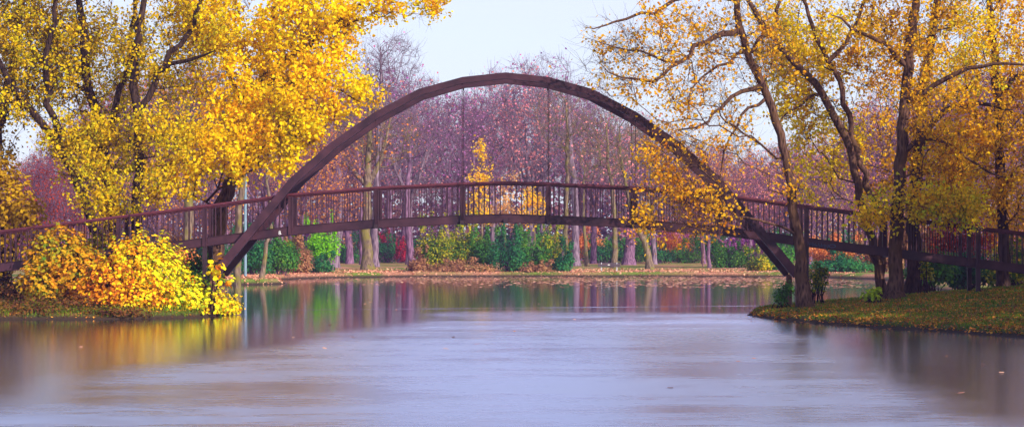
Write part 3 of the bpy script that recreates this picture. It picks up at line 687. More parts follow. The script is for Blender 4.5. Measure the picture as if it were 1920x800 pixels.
near_tree('elm', 'dark upright tree second from the left with lime-yellow leaves', 'tree', None, tuple(c1),
    [([c1]+[at(x, y, YM) for x, y in [(216, 450), (210, 400), (202, 340), (190, 270), (172, 190), (160, 110), (152, 30), (140, -80), (130, -180)]], [.26, .24, .225, .21, .195, .18, .16, .13, .09, .05]),
     tr([(190, 270), (220, 190), (240, 120), (250, 40), (255, -60)], [.13, .12, .10, .08, .05], YM),
     tr([(172, 190), (130, 140), (90, 90)], [.09, .07, .03], YM)],
    [pe(170, 110, 110, 120, YM, 150, 2.6), pe(200, 260, 85, 70, YM-3, 100, 1.6), pe(200, 390, 44, 26, YM-5.5, 14, .6), pe(150, -100, 160, 100, YM, 70, 4), pe(130, 300, 40, 70, YM-3, 28, 1)],
    M_YEL2, BARK_D, 22, back=1.6, leaf=.125, per_twig=3, dens=.72, sag=.3)
YN = 96.2; c2 = gp(256, YN)
near_tree('elm', 'straight dark tree rising behind the vine mound', 'tree', None, tuple(c2),
    [([c2]+[at(x, y, YN) for x, y in [(256, 440), (258, 370), (262, 300), (258, 220), (250, 140), (256, 70), (270, 0), (285, -110)]], [.215, .20, .19, .18, .17, .155, .14, .11, .05]),
     tr([(258, 220), (300, 130), (345, 80), (370, 20), (390, -60)], [.13, .12, .10, .08, .04], YN),
     tr([(300, 130), (350, 110), (400, 98)], [.10, .07, .04], (YN, YN-1))],
    [pe(290, 90, 110, 120, YN, 150, 2.6), pe(290, 260, 85, 70, YN-2, 95, 1.6), pe(270, 345, 50, 40, YN-4, 26, .8), pe(300, -110, 160, 100, YN, 70, 4), pe(380, 60, 60, 70, YN-1, 50, 1.6)],
    M_YEL2, BARK_D, 23, back=1.6, leaf=.13, per_twig=3, dens=.72, sag=.3)
YO = 100.5; c3 = gp(398, YO)
near_tree('maple', 'tree leaning right behind the left ramp, bright yellow crown reaching towards the arch', 'tree', None, tuple(c3),
    [([c3]+[at(x, y, YO) for x, y in [(402, 480), (412, 400), (430, 345), (455, 290), (475, 230), (490, 170), (505, 110), (515, 40), (525, -60), (540, -160)]], [.40, .36, .30, .27, .25, .22, .19, .17, .14, .10, .05]),
     tr([(490, 170), (540, 110), (590, 70), (640, 48), (690, 32), (720, 28)], [.14, .12, .10, .08, .05, .02], (YO, YO-3)),
     tr([(590, 70), (640, 40), (680, 0), (740, -15), (790, -10), (825, 5)], [.09, .075, .06, .045, .03, .015], (YO-2, YO-3)),
     tr([(490, 170), (540, 155), (600, 150), (650, 170), (680, 195)], [.09, .07, .05, .035, .015], (YO, YO-4)),
     tr([(475, 230), (430, 150), (405, 60), (390, -30)], [.12, .10, .08, .04], YO),
     tr([(600, 150), (625, 180), (632, 215), (632, 248)], [.05, .035, .025, .012], (YO-3, YO-4)),
     tr([(455, 290), (500, 270), (560, 275), (600, 262)], [.09, .065, .04, .02], (YO, YO-4))],
    [pe(480, 160, 110, 120, YO-2, 190, 2.6), pe(430, 270, 95, 75, YO-3.5, 110, 1.5), pe(565, 60, 100, 80, YO-2, 120, 2.2), pe(560, 200, 70, 75, YO-4, 100, 1.2), pe(590, 20, 110, 50, YO-2, 60, 2), pe(400, 40, 80, 80, YO-1, 90, 2),
     pe(510, 270, 60, 60, YO-4, 50, .9), pe(620, 110, 60, 50, YO-3, 36, 1.2), pe(660, 180, 50, 35, YO-4, 16, .6), pe(710, 10, 90, 22, YO-3, 20, .8), pe(805, 12, 22, 22, YO-3, 8, .4), pe(510, -110, 200, 100, YO, 90, 4), pe(345, 330, 50, 35, YO-4, 20, .7)],
    M_YEL, BARK_N, 24, leaf=.155, per_twig=3, dens=.95, sag=.25)

# ------------------------------------------------------------------ shrubs
def shrub(name, label, cat, group, lobes, leafm, n, leaf, seed, base, stems=14, shell=.35, up=.3, normal_w=True, stem_mat=None, fold=False, noise=1.0):
    """lobes: list (centre, radii). Leaves fill the outer part of uneven lobes; bare stems reach into them"""
    rng = np.random.default_rng(seed); g = Geo(); vol = np.array([q[1][0]*q[1][2] for q in lobes]); vol = vol/vol.sum()
    allP = []
    for lb_, fr in zip(lobes, vol):
        c, r = lb_[0], lb_[1]; bias = lb_[2] if len(lb_) > 2 else None; k = int(n*fr); d = rng.normal(size=(k, 3)); d /= np.linalg.norm(d, axis=1, keepdims=True)
        bumps = 1+.16*np.sin(d[:, 0]*7+seed)*np.cos(d[:, 2]*6+seed)+.10*np.sin(d[:, 0]*15+d[:, 2]*13+seed*2)
        u = 1-shell*rng.uniform(0, 1, k)**1.3
        P = np.array(c)+d*np.array(r)*(u*(1+(bumps-1)*noise))[:, None]
        gzv = ground_z(P[:, 0], P[:, 1]); keep = P[:, 2] > np.maximum(gzv, 0)+.03
        P = P[keep]; nrm = d[keep].copy(); nrm[:, 2] += up; nrm /= np.linalg.norm(nrm, axis=1, keepdims=True)
        leaf_quads(g, P, leaf, rng, up=.1, normal=nrm, fold=fold, aspect=.85, a=None if bias is None else np.clip(rng.normal(bias, .2, len(P)), 0, 1))
        allP.append(P)
    o = thing(name, label, cat, base, group)
    g.build('foliage', leafm, o, base)
    g = Geo(); Q = np.vstack(allP); T = Q[rng.integers(0, len(Q), stems)]
    st = np.array(base)+rng.normal(size=(stems, 3))*[.25, .2, 0]*max(1, lobes[0][1][0]*.4)
    mid = (st*.45+T*.55); mid[:, 2] += .12*(T[:, 2]-st[:, 2])
    Pm = np.stack([st, (st+mid)/2+rng.normal(size=st.shape)*.04, mid, T], 1)
    bulk_tubes(g, Pm, np.tile([.03, .024, .016, .006], (stems, 1)), 4)
    g.build('stems', stem_mat or BARK_D, o, base)
    return o
def sl(px, py, rx, ry, Y, dY=None, bias=None):
    k = Y/F; return (at(px, py, Y), (rx*k, dY if dY else rx*k*.8, ry*k), bias)

# the vine mound by the left arch foot
YV = 92.2
shrub('vine_mound', 'big mound of bright yellow and orange vine leaves spilling down to the water', 'vines', None,
      [sl(252, 497, 60, 66, YV+.8, 1.6, .62), sl(205, 535, 66, 58, YV+.2, 1.4, .28), sl(300, 512, 50, 66, YV+.6, 1.5, .85), sl(342, 548, 48, 44, YV+.5, 1.4, .92), sl(380, 564, 46, 32, YV+1.0, 1.5, .85), sl(412, 572, 40, 24, YV+1.9, 1.5, .7), sl(436, 577, 22, 13, YV+3.0, 1.0, .7), sl(262, 555, 84, 34, YV-.3, 1.1, .45), sl(180, 560, 46, 28, YV, 1.1, .15)],
      M_VINE, 10500, .13, 41, tuple(gp(270, YV+.4)), stems=80, shell=.5, fold=True, noise=1.5)
shrub('vine_mound', 'mixed green and gold vine thicket climbing the ramp left of the bright mound', 'vines', None,
      [sl(110, 470, 60, 50, 93.6, 1.4), sl(145, 510, 66, 56, 93.2, 1.5), sl(85, 525, 50, 50, 93.0, 1.3), sl(195, 462, 38, 30, 95.4, 1)],
      M_VINE2, 6000, .14, 42, tuple(gp(120, 93.8)), stems=40, shell=.4, fold=True)
shrub('bush', 'tall dark bush at the left edge with hanging old gold leaves', 'bush', None,
      [sl(10, 370, 60, 70, 97.5, 1.6), sl(55, 400, 34, 40, 97, 1.1), sl(-20, 440, 90, 80, 98, 2), sl(0, 320, 40, 40, 98, 1.2)], M_DUSK, 4200, .17, 43, tuple(gp(0, 98)), stems=40, shell=.6)
shrub('bush', 'small leafy green bush between the vine mound and the left arch foot', 'bush', None,
      [sl(368, 500, 34, 38, 95.8, .9), sl(395, 515, 26, 28, 95.2, .8)], M_GREEN, 1500, .11, 44, tuple(gp(372, 96)), stems=24, shell=.7)
shrub('sapling', 'few large orange and gold leaves on shoots beside the left arch foot', 'plant', None,
      [sl(405, 505, 22, 40, 92.3, .5), sl(362, 520, 14, 12, 92.6, .3), sl(428, 530, 16, 14, 93.2, .4)], M_VINE, 60, .21, 45, tuple(gp(385, 92.9)), stems=6, shell=.9, fold=True)
shrub('bush', 'pink-red bush behind the left ramp near its columns', 'bush', None, [sl(340, 485, 36, 28, 108, 1.1)], M_CRIM if False else M_SALM, 1200, .12, 46, tuple(gp(340, 108)), shell=.7)
shrub('undergrowth', 'dark brushy undergrowth below the left ramp by the water', 'undergrowth', None,
      [sl(40, 545, 90, 34, 94, 2.0), sl(120, 568, 80, 22, 91, 1.3), sl(20, 574, 90, 20, 90.6, .9), sl(60, 584, 110, 15, 89.7, .5), sl(210, 584, 90, 14, 89.7, .5), sl(-60, 584, 60, 18, 89.7, .5), sl(-60, 540, 90, 40, 95, 1.8)], M_BRUSHD, 9000, .10, 47, tuple(gp(60, 94.5)), stems=60, shell=.8)
# right bank plants
shrub('bush', 'small green bush at the foot of the right arch', 'bush', None, [sl(1466, 553, 17, 22, 93.6, .5), sl(1478, 540, 12, 16, 94, .4)], M_GREEN, 700, .09, 51, tuple(gp(1468, 93.8)), stems=14, shell=.8)
shrub('bush', 'yellow-green bush just behind the leaning trunk on the right bank', 'bush', None, [sl(1532, 520, 20, 30, 95.5, .5), sl(1544, 510, 12, 14, 95.3, .3)], M_GYEL, 700, .11, 52, tuple(gp(1532, 95.6)), stems=14, shell=.8)
shrub('sapling', 'bright lime shoots lying over the grass by the thick trunk', 'plant', None, [sl(1632, 553, 20, 11, 91.8, .4), sl(1645, 545, 12, 8, 91.9, .3)], leafmat('leaf_lime', [(.30, .45, .02), (.5, .62, .02), (.62, .66, .03)]), 190, .13, 53, tuple(gp(1638, 91.9)), stems=14, shell=.9, fold=True)
shrub('bush', 'narrow green climber between the broad trunk and the ramp', 'bush', None, [sl(1732, 495, 9, 34, 97, .3), sl(1742, 512, 10, 18, 97, .3)], M_GYEL, 420, .10, 54, tuple(gp(1735, 97)), stems=10, shell=.9)
for i, (px_, py_, rx_, ry_, Yq, mm, lb) in enumerate([
        (1745, 500, 50, 34, 112, M_GREEN, 'dark green bush under the right ramp beside the broad trunk'),
        (1820, 500, 55, 38, 114, M_TEAL, 'dark blue-green bush under the right ramp in the middle'),
        (1905, 490, 60, 50, 112, M_GYEL, 'dark green bush with yellow leaves at the right end of the ramp'),
        (1800, 440, 60, 60, 122, M_DRED, 'dark red bush behind the right ramp railing'),
        (1900, 420, 60, 90, 124, M_AMB, 'brown-gold bush behind the far right railing'),
        (1720, 440, 50, 50, 128, M_BRUSH, 'pinkish brown bush seen between the two ramp trunks')]):
    shrub('bush', lb, 'bush', None, [sl(px_, py_, rx_, ry_, Yq), sl(px_-rx_*.5, py_+ry_*.35, rx_*.6, ry_*.7, Yq-.6), sl(px_+rx_*.5, py_+ry_*.3, rx_*.6, ry_*.6, Yq+.4)], mm, 2200, .17, 60+i, tuple(gp(px_, Yq)), stems=30, shell=.6)

# far shore bushes: (px, py, rx, ry, Y, material, label)
BUSH = [
 (812, 460, 42, 50, 204, M_GYEL, 'yellow and green bush, tallest and leftmost of the shore thicket under the bridge'),
 (862, 456, 38, 50, 206, M_GYEL, 'yellow-topped green bush beside the tallest one of the shore thicket'),
 (790, 492, 26, 26, 203, M_BRUSH, 'dry brown brush at the left end of the shore thicket'),
 (908, 468, 36, 44, 205, M_GREEN, 'olive green bush left of the middle of the shore thicket'),
 (868, 500, 60, 16, 202, M_BRUSH, 'low dry pinkish brush along the waterline of the thicket'),
 (952, 474, 36, 44, 203, M_TEAL, 'deep green rounded bush in the middle of the shore thicket'),
 (1002, 472, 34, 42, 205, M_GREEN, 'lighter green bush right of the middle of the shore thicket'),
 (1034, 460, 28, 44, 207, M_GYEL, 'yellowish feathery bush behind the right of the shore thicket'),
 (1058, 484, 20, 36, 202.5, M_TEAL, 'dense blue-green bush at the right end of the shore thicket'),
 (1010, 503, 34, 13, 202, M_BRUSH, 'low brown brush under the green bushes on the right of the thicket'),
 (470, 474, 44, 48, 182, M_TEAL, 'dark green bush behind the left arch foot'),
 (520, 472, 44, 46, 186, M_GREEN, 'green bush behind the pale leaning trunk'),
 (562, 482, 34, 38, 193, M_BRUSH, 'brown and yellow bush between two green ones on the left shore'),
 (548, 462, 24, 26, 197, M_GYEL, 'yellow leaved bush on the left shore behind the brown one'),
 (600, 456, 34, 44, 197, M_BRIGHT, 'vivid bright green bush on the left shore'),
 (598, 496, 32, 22, 195, M_TEAL, 'low deep green bush under the vivid one'),
 (1372, 478, 46, 42, 226, M_GREEN, 'round green bush on the right shore beside the thin pole'),
 (1420, 492, 30, 28, 206, M_GYEL, 'green and yellow bush on the right shore by the arch'),
 (1462, 480, 34, 40, 208, M_GREEN, 'green bush framed by the two legs of the right arch'),
 (1560, 470, 60, 30, 200, M_SALM, 'peach-leaved bush low under the right ramp'),
 (1580, 492, 60, 28, 198, M_TEAL, 'green bush at the water under the right ramp'),
 (1650, 480, 50, 40, 200, M_BRUSH, 'brown bush at the water between the right bank trunks'),
 (640, 468, 46, 30, 262, M_TEAL, 'dark green bush at the back of the lawn left of the paired trunks'),
 (725, 466, 34, 30, 264, M_TEAL, 'dark green bush at the back of the lawn right of the paired trunks'),
 (752, 474, 15, 26, 262, M_CRIM, 'small crimson bush at the back of the lawn'),
 (716, 445, 22, 14, 268, M_CRIM, 'bright red leaved bush behind the paired trunks'),
 (1130, 470, 46, 26, 262, M_TEAL, 'dark bush behind the park bench'),
 (1190, 462, 30, 36, 266, M_GREEN, 'dark green bush right of the pale spotted trunk'),
 (1232, 474, 34, 24, 258, M_TEAL, 'dark bush behind the forked trunk'),
 (1290, 474, 40, 26, 262, M_GREEN, 'olive bush behind the thin pole'),
 (1100, 455, 36, 36, 270, M_SALM, 'orange-brown bush left of the bench'),
 (1262, 452, 40, 40, 272, M_ORAN, 'orange bush between the forked trunk and the thin pole'),
]
for i, (px_, py_, rx_, ry_, Yq, mm, lb) in enumerate(BUSH):
    r_ = np.random.default_rng(500+i)
    lobes = [sl(px_, py_+ry_*.15, rx_*.7, ry_*.8, Yq)]+[sl(px_+rx_*r_.uniform(-.7, .7), py_+ry_*r_.uniform(-.1, .5), rx_*r_.uniform(.35, .6), ry_*r_.uniform(.3, .6), Yq+r_.uniform(-1, 1)) for _ in range(9)]+[sl(px_+rx_*r_.uniform(-.8, .8), py_-ry_*r_.uniform(.5, 1.05), rx_*r_.uniform(.1, .2), ry_*r_.uniform(.25, .5), Yq+r_.uniform(-1, 1)) for _ in range(6)]
    shrub('bush', lb, 'bush', None, lobes, mm, int(1200+rx_*ry_*2.4), .165, 100+i, tuple(gp(px_, Yq)), stems=34, shell=.6, noise=1.6, stem_mat=BARK_M)
# yellow sapling clump rising behind the bridge middle
def slim(name, label, px, Y, topy, leafm, seed, lobes, barkm=BARK_P, r0=.10, leaf=.2, dens=1.1):
    b_ = gp(px, Y)
    return near_tree(name, label, 'tree', None, tuple(b_), [([b_, at(px+2, (YH+topy)/2+30, Y), at(px-2, topy+10, Y)], [r0, r0*.7, .02])],
                     lobes, leafm, barkm, seed, leaf=leaf, per_twig=2, dens=dens, fold=False, thr=.035)[0]
slim('poplar', 'narrow golden sapling seen above and through the middle railing', 903, 214, 262, M_GOLD, 201, [pe(903, 335, 12, 50, 214, 14, .8), pe(885, 345, 8, 35, 214, 7, .8), pe(893, 395, 36, 34, 214, 22, 1.5), pe(905, 285, 5, 22, 214, 5, .4)])
slim('poplar', 'golden orange sapling right of the narrow one behind the middle railing', 945, 216, 330, M_TAN, 202, [pe(940, 395, 36, 32, 216, 26, 1.5), pe(962, 350, 8, 30, 216, 5, .5)])
slim('poplar', 'little yellow sapling behind the railing right of centre', 1000, 218, 350, M_GOLD, 203, [pe(1000, 390, 30, 35, 218, 34, 1.2)])

# ------------------------------------------------------------------ named trees on the far shore
def far_tree(label, px, Y, trunk_px, radii, lobes, leafm, barkm, seed, name='tree', twig_per=4, tw_len=1.1, leaf=.24, per_twig=1, dens=.6, tw_r=.012, extra_guides=()):
    rng = np.random.default_rng(seed); b_ = gp(px, Y)
    sk = Skeleton(); sk.guide([b_]+[at(x, y, Y) for x, y in trunk_px], radii, rng, wob=.05, step=.8)
    for L, r in extra_guides: sk.guide([at(x, y, Y+.3*i) for i, (x, y) in enumerate(L)], r, rng, wob=.05, step=.8)
    sk.grow(ell_targets(lobes, rng), rng, bf=.3, step=.9, wob=.14, zmin=b_[2]+2.5)
    sk.finish(rtip=.018); o = thing(name, label, 'tree', tuple(b_), None)
    g = Geo(); sk.mesh(g, flare=.5, base_z=b_[2]); P = twigs(sk, g, rng, per=twig_per, length=tw_len, r=tw_r, updir=.45, thr=.06)
    g.build('trunk', barkm, o, tuple(b_), smooth=True)
    if leafm is not None:
        keep = rng.uniform(0, 1, len(P)) < dens; X = anchors(P[keep], rng, per_twig, .2); g = Geo(); leaf_quads(g, X, leaf, rng); g.build('crown', leafm, o, tuple(b_))
    return o
far_tree('stout brown trunk at the water, nearest of the paired trunks left of centre', 690, 213, [(688, 440), (688, 360), (690, 330), (694, 250), (690, 180)], [.50, .42, .38, .30, .2, .08],
    [pe(660, 250, 70, 70, 213, 110, 4), pe(735, 260, 60, 60, 213, 80, 3.5), pe(690, 180, 60, 40, 213, 50, 3)], M_ORAN, BARK_P, 301,
    extra_guides=[([(689, 350), (665, 325), (640, 296), (615, 285)], [.24, .19, .13, .06]), ([(690, 345), (712, 310), (722, 270), (730, 220)], [.26, .2, .14, .06])], dens=.35)
far_tree('grey trunk just behind the stout one left of centre', 703, 232, [(702, 440), (705, 350), (712, 250), (715, 150), (714, 90)], [.34, .3, .26, .2, .12, .05],
    [pe(715, 200, 80, 60, 232, 90, 5), pe(745, 110, 60, 50, 232, 130, 4), pe(690, 110, 40, 40, 232, 60, 3)], M_MAUV, BARK_F, 302, dens=.03)
far_tree('thin dark trunk left of the stout paired trunks', 679, 248, [(678, 440), (676, 350), (670, 250)], [.24, .2, .16, .06], [pe(670, 200, 60, 80, 248, 100, 4)], M_SALM, BARK_M, 303, dens=.3)
far_tree('grey trunk leaning right beyond the vivid green bush', 626, 226, [(632, 450), (640, 400), (636, 330), (620, 240)], [.42, .36, .3, .22, .1], [pe(610, 220, 80, 80, 226, 120, 5)], M_SALM, BARK_F, 304, dens=.5)
far_tree('leaning grey trunk beside the left end of the shore thicket', 774, 236, [(768, 450), (762, 420), (765, 330), (775, 230)], [.36, .32, .29, .2, .08], [pe(775, 230, 80, 70, 236, 130, 5)], M_MAUV, BARK_M, 305, dens=.12)
far_tree('slender tree with pale trunk behind the right of the thicket', 1062, 224, [(1060, 450), (1062, 380), (1064, 280), (1060, 190)], [.27, .24, .2, .15, .06], [pe(1060, 220, 70, 70, 224, 130, 5)], M_ROSE, BARK_P, 306, dens=.15)
far_tree('thick grey trunk right of the shore thicket', 1079, 240, [(1078, 450), (1078, 380), (1070, 280), (1066, 190), (1060, 140)], [.42, .36, .32, .26, .16, .06], [pe(1080, 200, 80, 70, 240, 150, 5)], M_MAUV, BARK_F, 307, dens=.08)
far_tree('thin leaning tree on the lawn left of the bench', 1101, 236, [(1097, 450), (1094, 400), (1096, 320)], [.19, .16, .13, .05], [pe(1100, 300, 40, 50, 236, 60, 3)], M_ROSE, BARK_P, 308, dens=.3)
far_tree('pale patchy trunk rising beside the park bench', 1152, 222, [(1155, 470), (1154, 430), (1148, 370), (1140, 300), (1138, 230)], [.28, .25, .22, .19, .13, .05], [pe(1145, 260, 80, 70, 222, 140, 4)], M_ROSE, BARK_P, 309, dens=.18)
far_tree('dark violet trunk with a low skirt of red leaves', 1179, 246, [(1182, 450), (1184, 400), (1184, 330)], [.55, .48, .4, .16], [pe(1180, 430, 28, 22, 243, 60, 1.5), pe(1190, 300, 80, 80, 246, 120, 5)], M_CRIM if False else M_ROSE, BARK_M, 310, dens=.9, leaf=.28)
far_tree('forked grey trunk leaning left on the lawn right of the bench', 1219, 214, [(1213, 470), (1206, 445), (1192, 420), (1180, 380), (1165, 310), (1160, 240)], [.33, .28, .25, .2, .17, .12, .05], [pe(1180, 280, 80, 80, 214, 130, 4), pe(1230, 270, 60, 60, 214, 60, 3)], M_ROSE, BARK_P, 311,
    extra_guides=[([(1208, 452), (1214, 420), (1216, 370), (1222, 300)], [.17, .14, .11, .05])], dens=.2)
far_tree('pale crooked little tree on the point of the left shore', 490, 164, [(497, 480), (506, 440), (508, 400), (500, 330), (506, 270)], [.16, .14, .12, .11, .08, .03], [pe(510, 270, 50, 60, 164, 70, 2.5)], M_TAN, BARK_P, 312, dens=.3, tw_len=.8)
far_tree('olive-barked trunk behind the left ramp', 348, 128, [(352, 430), (358, 340), (356, 290), (352, 200)], [.26, .23, .21, .18, .06], [pe(350, 200, 80, 70, 128, 110, 3)], M_AMB, BARK_P, 313, dens=.5, tw_len=.7, leaf=.16, tw_r=.007)
far_tree('second olive-barked trunk near the metal pole', 444, 136, [(446, 430), (452, 360), (458, 310), (456, 220)], [.22, .19, .17, .14, .06], [pe(450, 220, 70, 70, 136, 110, 3)], M_AMB, BARK_P, 314, dens=.5, tw_len=.7, leaf=.16, tw_r=.007)

# ------------------------------------------------------------------ the wood across the lake (copied kinds)
def proto(seed, H, r_, crown_z, crown_r, crown_h, n, leafy, leaf=.26, twig_per=8, tw_len=1.25):
    rng = np.random.default_rng(seed); sk = Skeleton()
    lean = rng.uniform(-.06, .06, 2)*H
    sk.guide([(0, 0, -.3), (lean[0]*.2, lean[1]*.2, H*.2), (lean[0]*.5, lean[1]*.5, H*.42), (lean[0], lean[1], H*.7)], [r_, r_*.85, r_*.65, .05], rng, wob=.06, step=.9)
    for k in range(4):
        a_ = k*1.7+rng.uniform(0, 1); z0 = H*rng.uniform(.25, .42); R = H*rng.uniform(.12, .2)
        sk.guide([(lean[0]*.4, lean[1]*.4, z0), (math.cos(a_)*R*.5, math.sin(a_)*R*.5, z0+H*.14), (math.cos(a_)*R, math.sin(a_)*R, z0+H*.32)], [r_*.5, r_*.36, .05], rng, wob=.1, step=.9)
    T = ell_targets([((lean[0]*.5, lean[1]*.5, H*crown_z), (H*crown_r, H*crown_r, H*crown_h), n)], rng)
    sk.grow(T, rng, bf=.28, step=.9, wob=.16, zmin=H*.22); sk.finish(rtip=.018)
    gt = Geo(); sk.mesh(gt, flare=.4, base_z=0); P = twigs(sk, gt, rng, per=twig_per, length=tw_len, r=.014, updir=.5, thr=.07)
    tm = gt.build('trunk', BARK_F, None, smooth=True)
    cr = []
    for dens in leafy:
        keep = rng.uniform(0, 1, len(P)) < dens; X = anchors(P[keep], rng, 1, .25); g = Geo(); leaf_quads(g, X, leaf, rng); cr.append(g.build('crown', M_MAUV, None))
    return tm, cr
protos = []
for s_, (H, r_, cz, cr_, ch, n) in enumerate([(20, .38, .64, .23, .34, 330), (21, .30, .66, .19, .33, 300), (18, .34, .60, .27, .36, 340), (22, .42, .62, .25, .36, 360), (16, .25, .58, .26, .38, 300)]):
    protos.append((H, proto(700+s_, H, r_, cz, cr_, ch, n, (.24, .62, 1.0))))
def proto_copy(i, k, loc, sc, rz, leafm, barkm, label, group, name='tree'):
    H, (tm, crs) = protos[i]
    o = thing(name, label, 'tree', loc, group, rz); o.scale = (sc, sc, sc)
    a_ = tm.copy(); COL.objects.link(a_); a_.parent = o; a_.material_slots[0].link = 'OBJECT'; a_.material_slots[0].material = barkm
    if k is not None:
        c_ = crs[k].copy(); COL.objects.link(c_); c_.parent = o; c_.material_slots[0].link = 'OBJECT'; c_.material_slots[0].material = leafm
    return o
def topy(x): return float(np.interp(x, [-100, 0, 90, 170, 260, 450, 550, 640, 740, 800, 850, 900, 960, 1020, 1080, 1150, 1220, 1300, 1400, 1500, 1650, 1800, 1920, 2050],
                                      [300, 290, 240, 150, 105, 95, 110, 108, 92, 146, 150, 122, 100, 92, 122, 170, 215, 240, 250, 235, 170, 110, 80, 80]))
def palette(x):
    if x < 170: return [(M_DRED, 2), (M_DRED, 1), (M_SALM, 1)], 'dark red'
    if x < 480: return [(M_SALM, 1), (M_ORAN, 2), (M_BRUSH, 1), (M_ORAN, 1)], 'orange-brown'
    if x < 680: return [(M_SALM, 1), (M_ORAN, 2), (M_MAUV, 0)], 'salmon-orange'
    if x < 860: return [(M_MAUV, 1), (M_ROSE, 0), (M_PLUM, 1), (M_PLUM, 0)], 'mauve'
    if x < 1040: return [(M_MAUV, 0), (M_ROSE, 1), (M_PLUM, 1), (M_PLUM, 0)], 'plum-coloured'
    if x < 1240: return [(M_ROSE, 1), (M_PLUM, 0), (M_CORAL, 0), (M_PLUM, 1)], 'rose-mauve'
    if x < 1480: return [(M_CORAL, 1), (M_ORAN, 2), (M_ORAN, 1), (M_CORAL, 2)], 'coral-pink'
    if x < 1700: return [(M_SALM, 1), (M_TAN, 1), (M_CORAL, 1)], 'peach'
    return [(M_DRED, 1), (M_SALM, 1), (M_AMB, 2)], 'russet'
R = random.Random(5)
rows = [(258, 104, 0), (284, 96, 1), (312, 86, 2)]
for Yq, spc, ri in rows:
    x = -60+R.uniform(0, 40)
    while x < 2000:
        ty = topy(x)+R.uniform(-6, 26)+(12 if ri == 0 else 0); ht = HC-(ty-YH)*Yq/F-.6
        i = R.randrange(5); H = protos[i][0]; pal, word = palette(x); lm, k = pal[R.randrange(len(pal))]
        yj = Yq+R.uniform(-9, 9); X_ = (x-PX0)*yj/F
        proto_copy(i, k, (X_, yj, gz(X_, yj)-.1), ht/H, R.uniform(0, 6.28), lm, [BARK_F, BARK_M, BARK_M][R.randrange(3)],
                   '%s tree in the crowded autumn wood across the lake' % word, '%s trees of the wood across the lake' % word)
        x += spc*R.uniform(.8, 1.2)
# mid-distance trees behind the ramps
for (px_, Yq, ty, i, k, lm, lb) in [
    (60, 150, 292, 4, 2, M_DRED, 'dark red maple behind the far left ramp'), (125, 158, 300, 2, 2, M_DRED, 'second dark red maple, right of the first behind the left ramp'), (0, 165, 300, 2, 2, M_DRED, 'dark red tree at the extreme left behind the gold bush'),
    (200, 170, 280, 4, 1, M_SALM, 'orange-brown tree behind the trunks of the left bank'), (290, 168, 250, 2, 1, M_SALM, 'reddish tree behind the left ramp above the vine mound'), (390, 176, 240, 4, 1, M_ORAN, 'orange tree beyond the leaning left trunk'),
    (560, 205, 215, 2, 2, M_ORAN, 'bright orange tree left of the arch above the railing'), (620, 212, 225, 4, 2, M_SALM, 'salmon tree behind the left arch curve'), (500, 200, 190, 0, 1, M_SALM, 'tall salmon tree behind the left arch leg'),
    (1330, 225, 285, 4, 2, M_SALM, 'coral tree beyond the right arch leg'), (1420, 225, 290, 2, 1, M_ROSE, 'pink tree right of the right arch leg'), (1540, 220, 300, 4, 1, M_TAN, 'peach tree above the right ramp'), (1620, 225, 290, 2, 1, M_ROSE, 'rosy tree between the right bank trunks'),
    (1700, 180, 300, 4, 1, M_SALM, 'russet tree behind the broad trunk'), (1790, 165, 300, 2, 2, M_DRED, 'dark red tree behind the right end of the ramp'), (1880, 158, 290, 4, 2, M_AMB, 'brown-gold tree at the right edge behind the ramp')]:
    X_ = (px_-PX0)*Yq/F; H = protos[i][0]; ht = HC-(ty-YH)*Yq/F
    proto_copy(i, k, (X_, Yq, gz(X_, Yq)-.1), ht/H, px_*.7, lm, BARK_M, lb, None)
for H, (tm, crs) in protos:      # the patterns themselves are not part of the place
    for o in [tm]+crs: bpy.data.objects.remove(o)

# understory bushes at the foot of the wood
UM = [(M_TEAL, 'dark green'), (M_BRUSH, 'pinkish brown'), (M_PLUM, 'dusky plum'), (M_GREEN, 'green'), (M_AMB, 'amber'), (M_TEAL, 'dark green')]
for i in range(34):
    x = -40+i*62+R.uniform(-15, 15); Yq = R.uniform(272, 300); mm, wd = UM[R.randrange(6)]; ry = R.uniform(20, 34); rx = R.uniform(38, 58)
    r_ = np.random.default_rng(900+i)
    shrub('bush', '%s bush of the understory at the back of the far lawn' % wd, 'bush', '%s understory bushes across the lake' % wd, [sl(x, 478-ry*.6, rx, ry, Yq)]+[sl(x+rx*r_.uniform(-.8, .8), 478-ry*r_.uniform(.3, 1.5), rx*r_.uniform(.3, .6), ry*r_.uniform(.4, .7), Yq+r_.uniform(-1, 1)) for _ in range(4)],
          mm, 1900, .30, 900+i, tuple(gp(x, Yq)), stems=16, shell=.8, noise=1.6, stem_mat=BARK_M)
# far-off wood closing the view
rng = np.random.default_rng(77); n = 110000
X = rng.uniform(-100, 100, n); Yw = rng.uniform(345, 372, n); px_ = X*F/Yw+PX0
tz = np.array([HC-(topy(p)+70+28*math.sin(p*.05)+14*math.sin(p*.17)-YH)*350/F for p in np.clip(px_, -100, 2050)])
Z = rng.uniform(0, 1, n)**1.7*tz+.5; lo_ = rng.uniform(0, 1, n) < .38; Z = np.where(lo_, rng.uniform(0, 8, n), Z)
g = Geo(); leaf_quads(g, np.stack([X, Yw, Z], 1), .62, rng); 
tag(g.build('far_woods', leafmat('leaf_far_woods', [(.08, .04, .09), (.16, .07, .14), (.30, .12, .16), (.30, .14, .08)], clump=9, cl_amt=.7)), 'distant mauve mass of woodland closing the view', 'woods', kind='stuff')

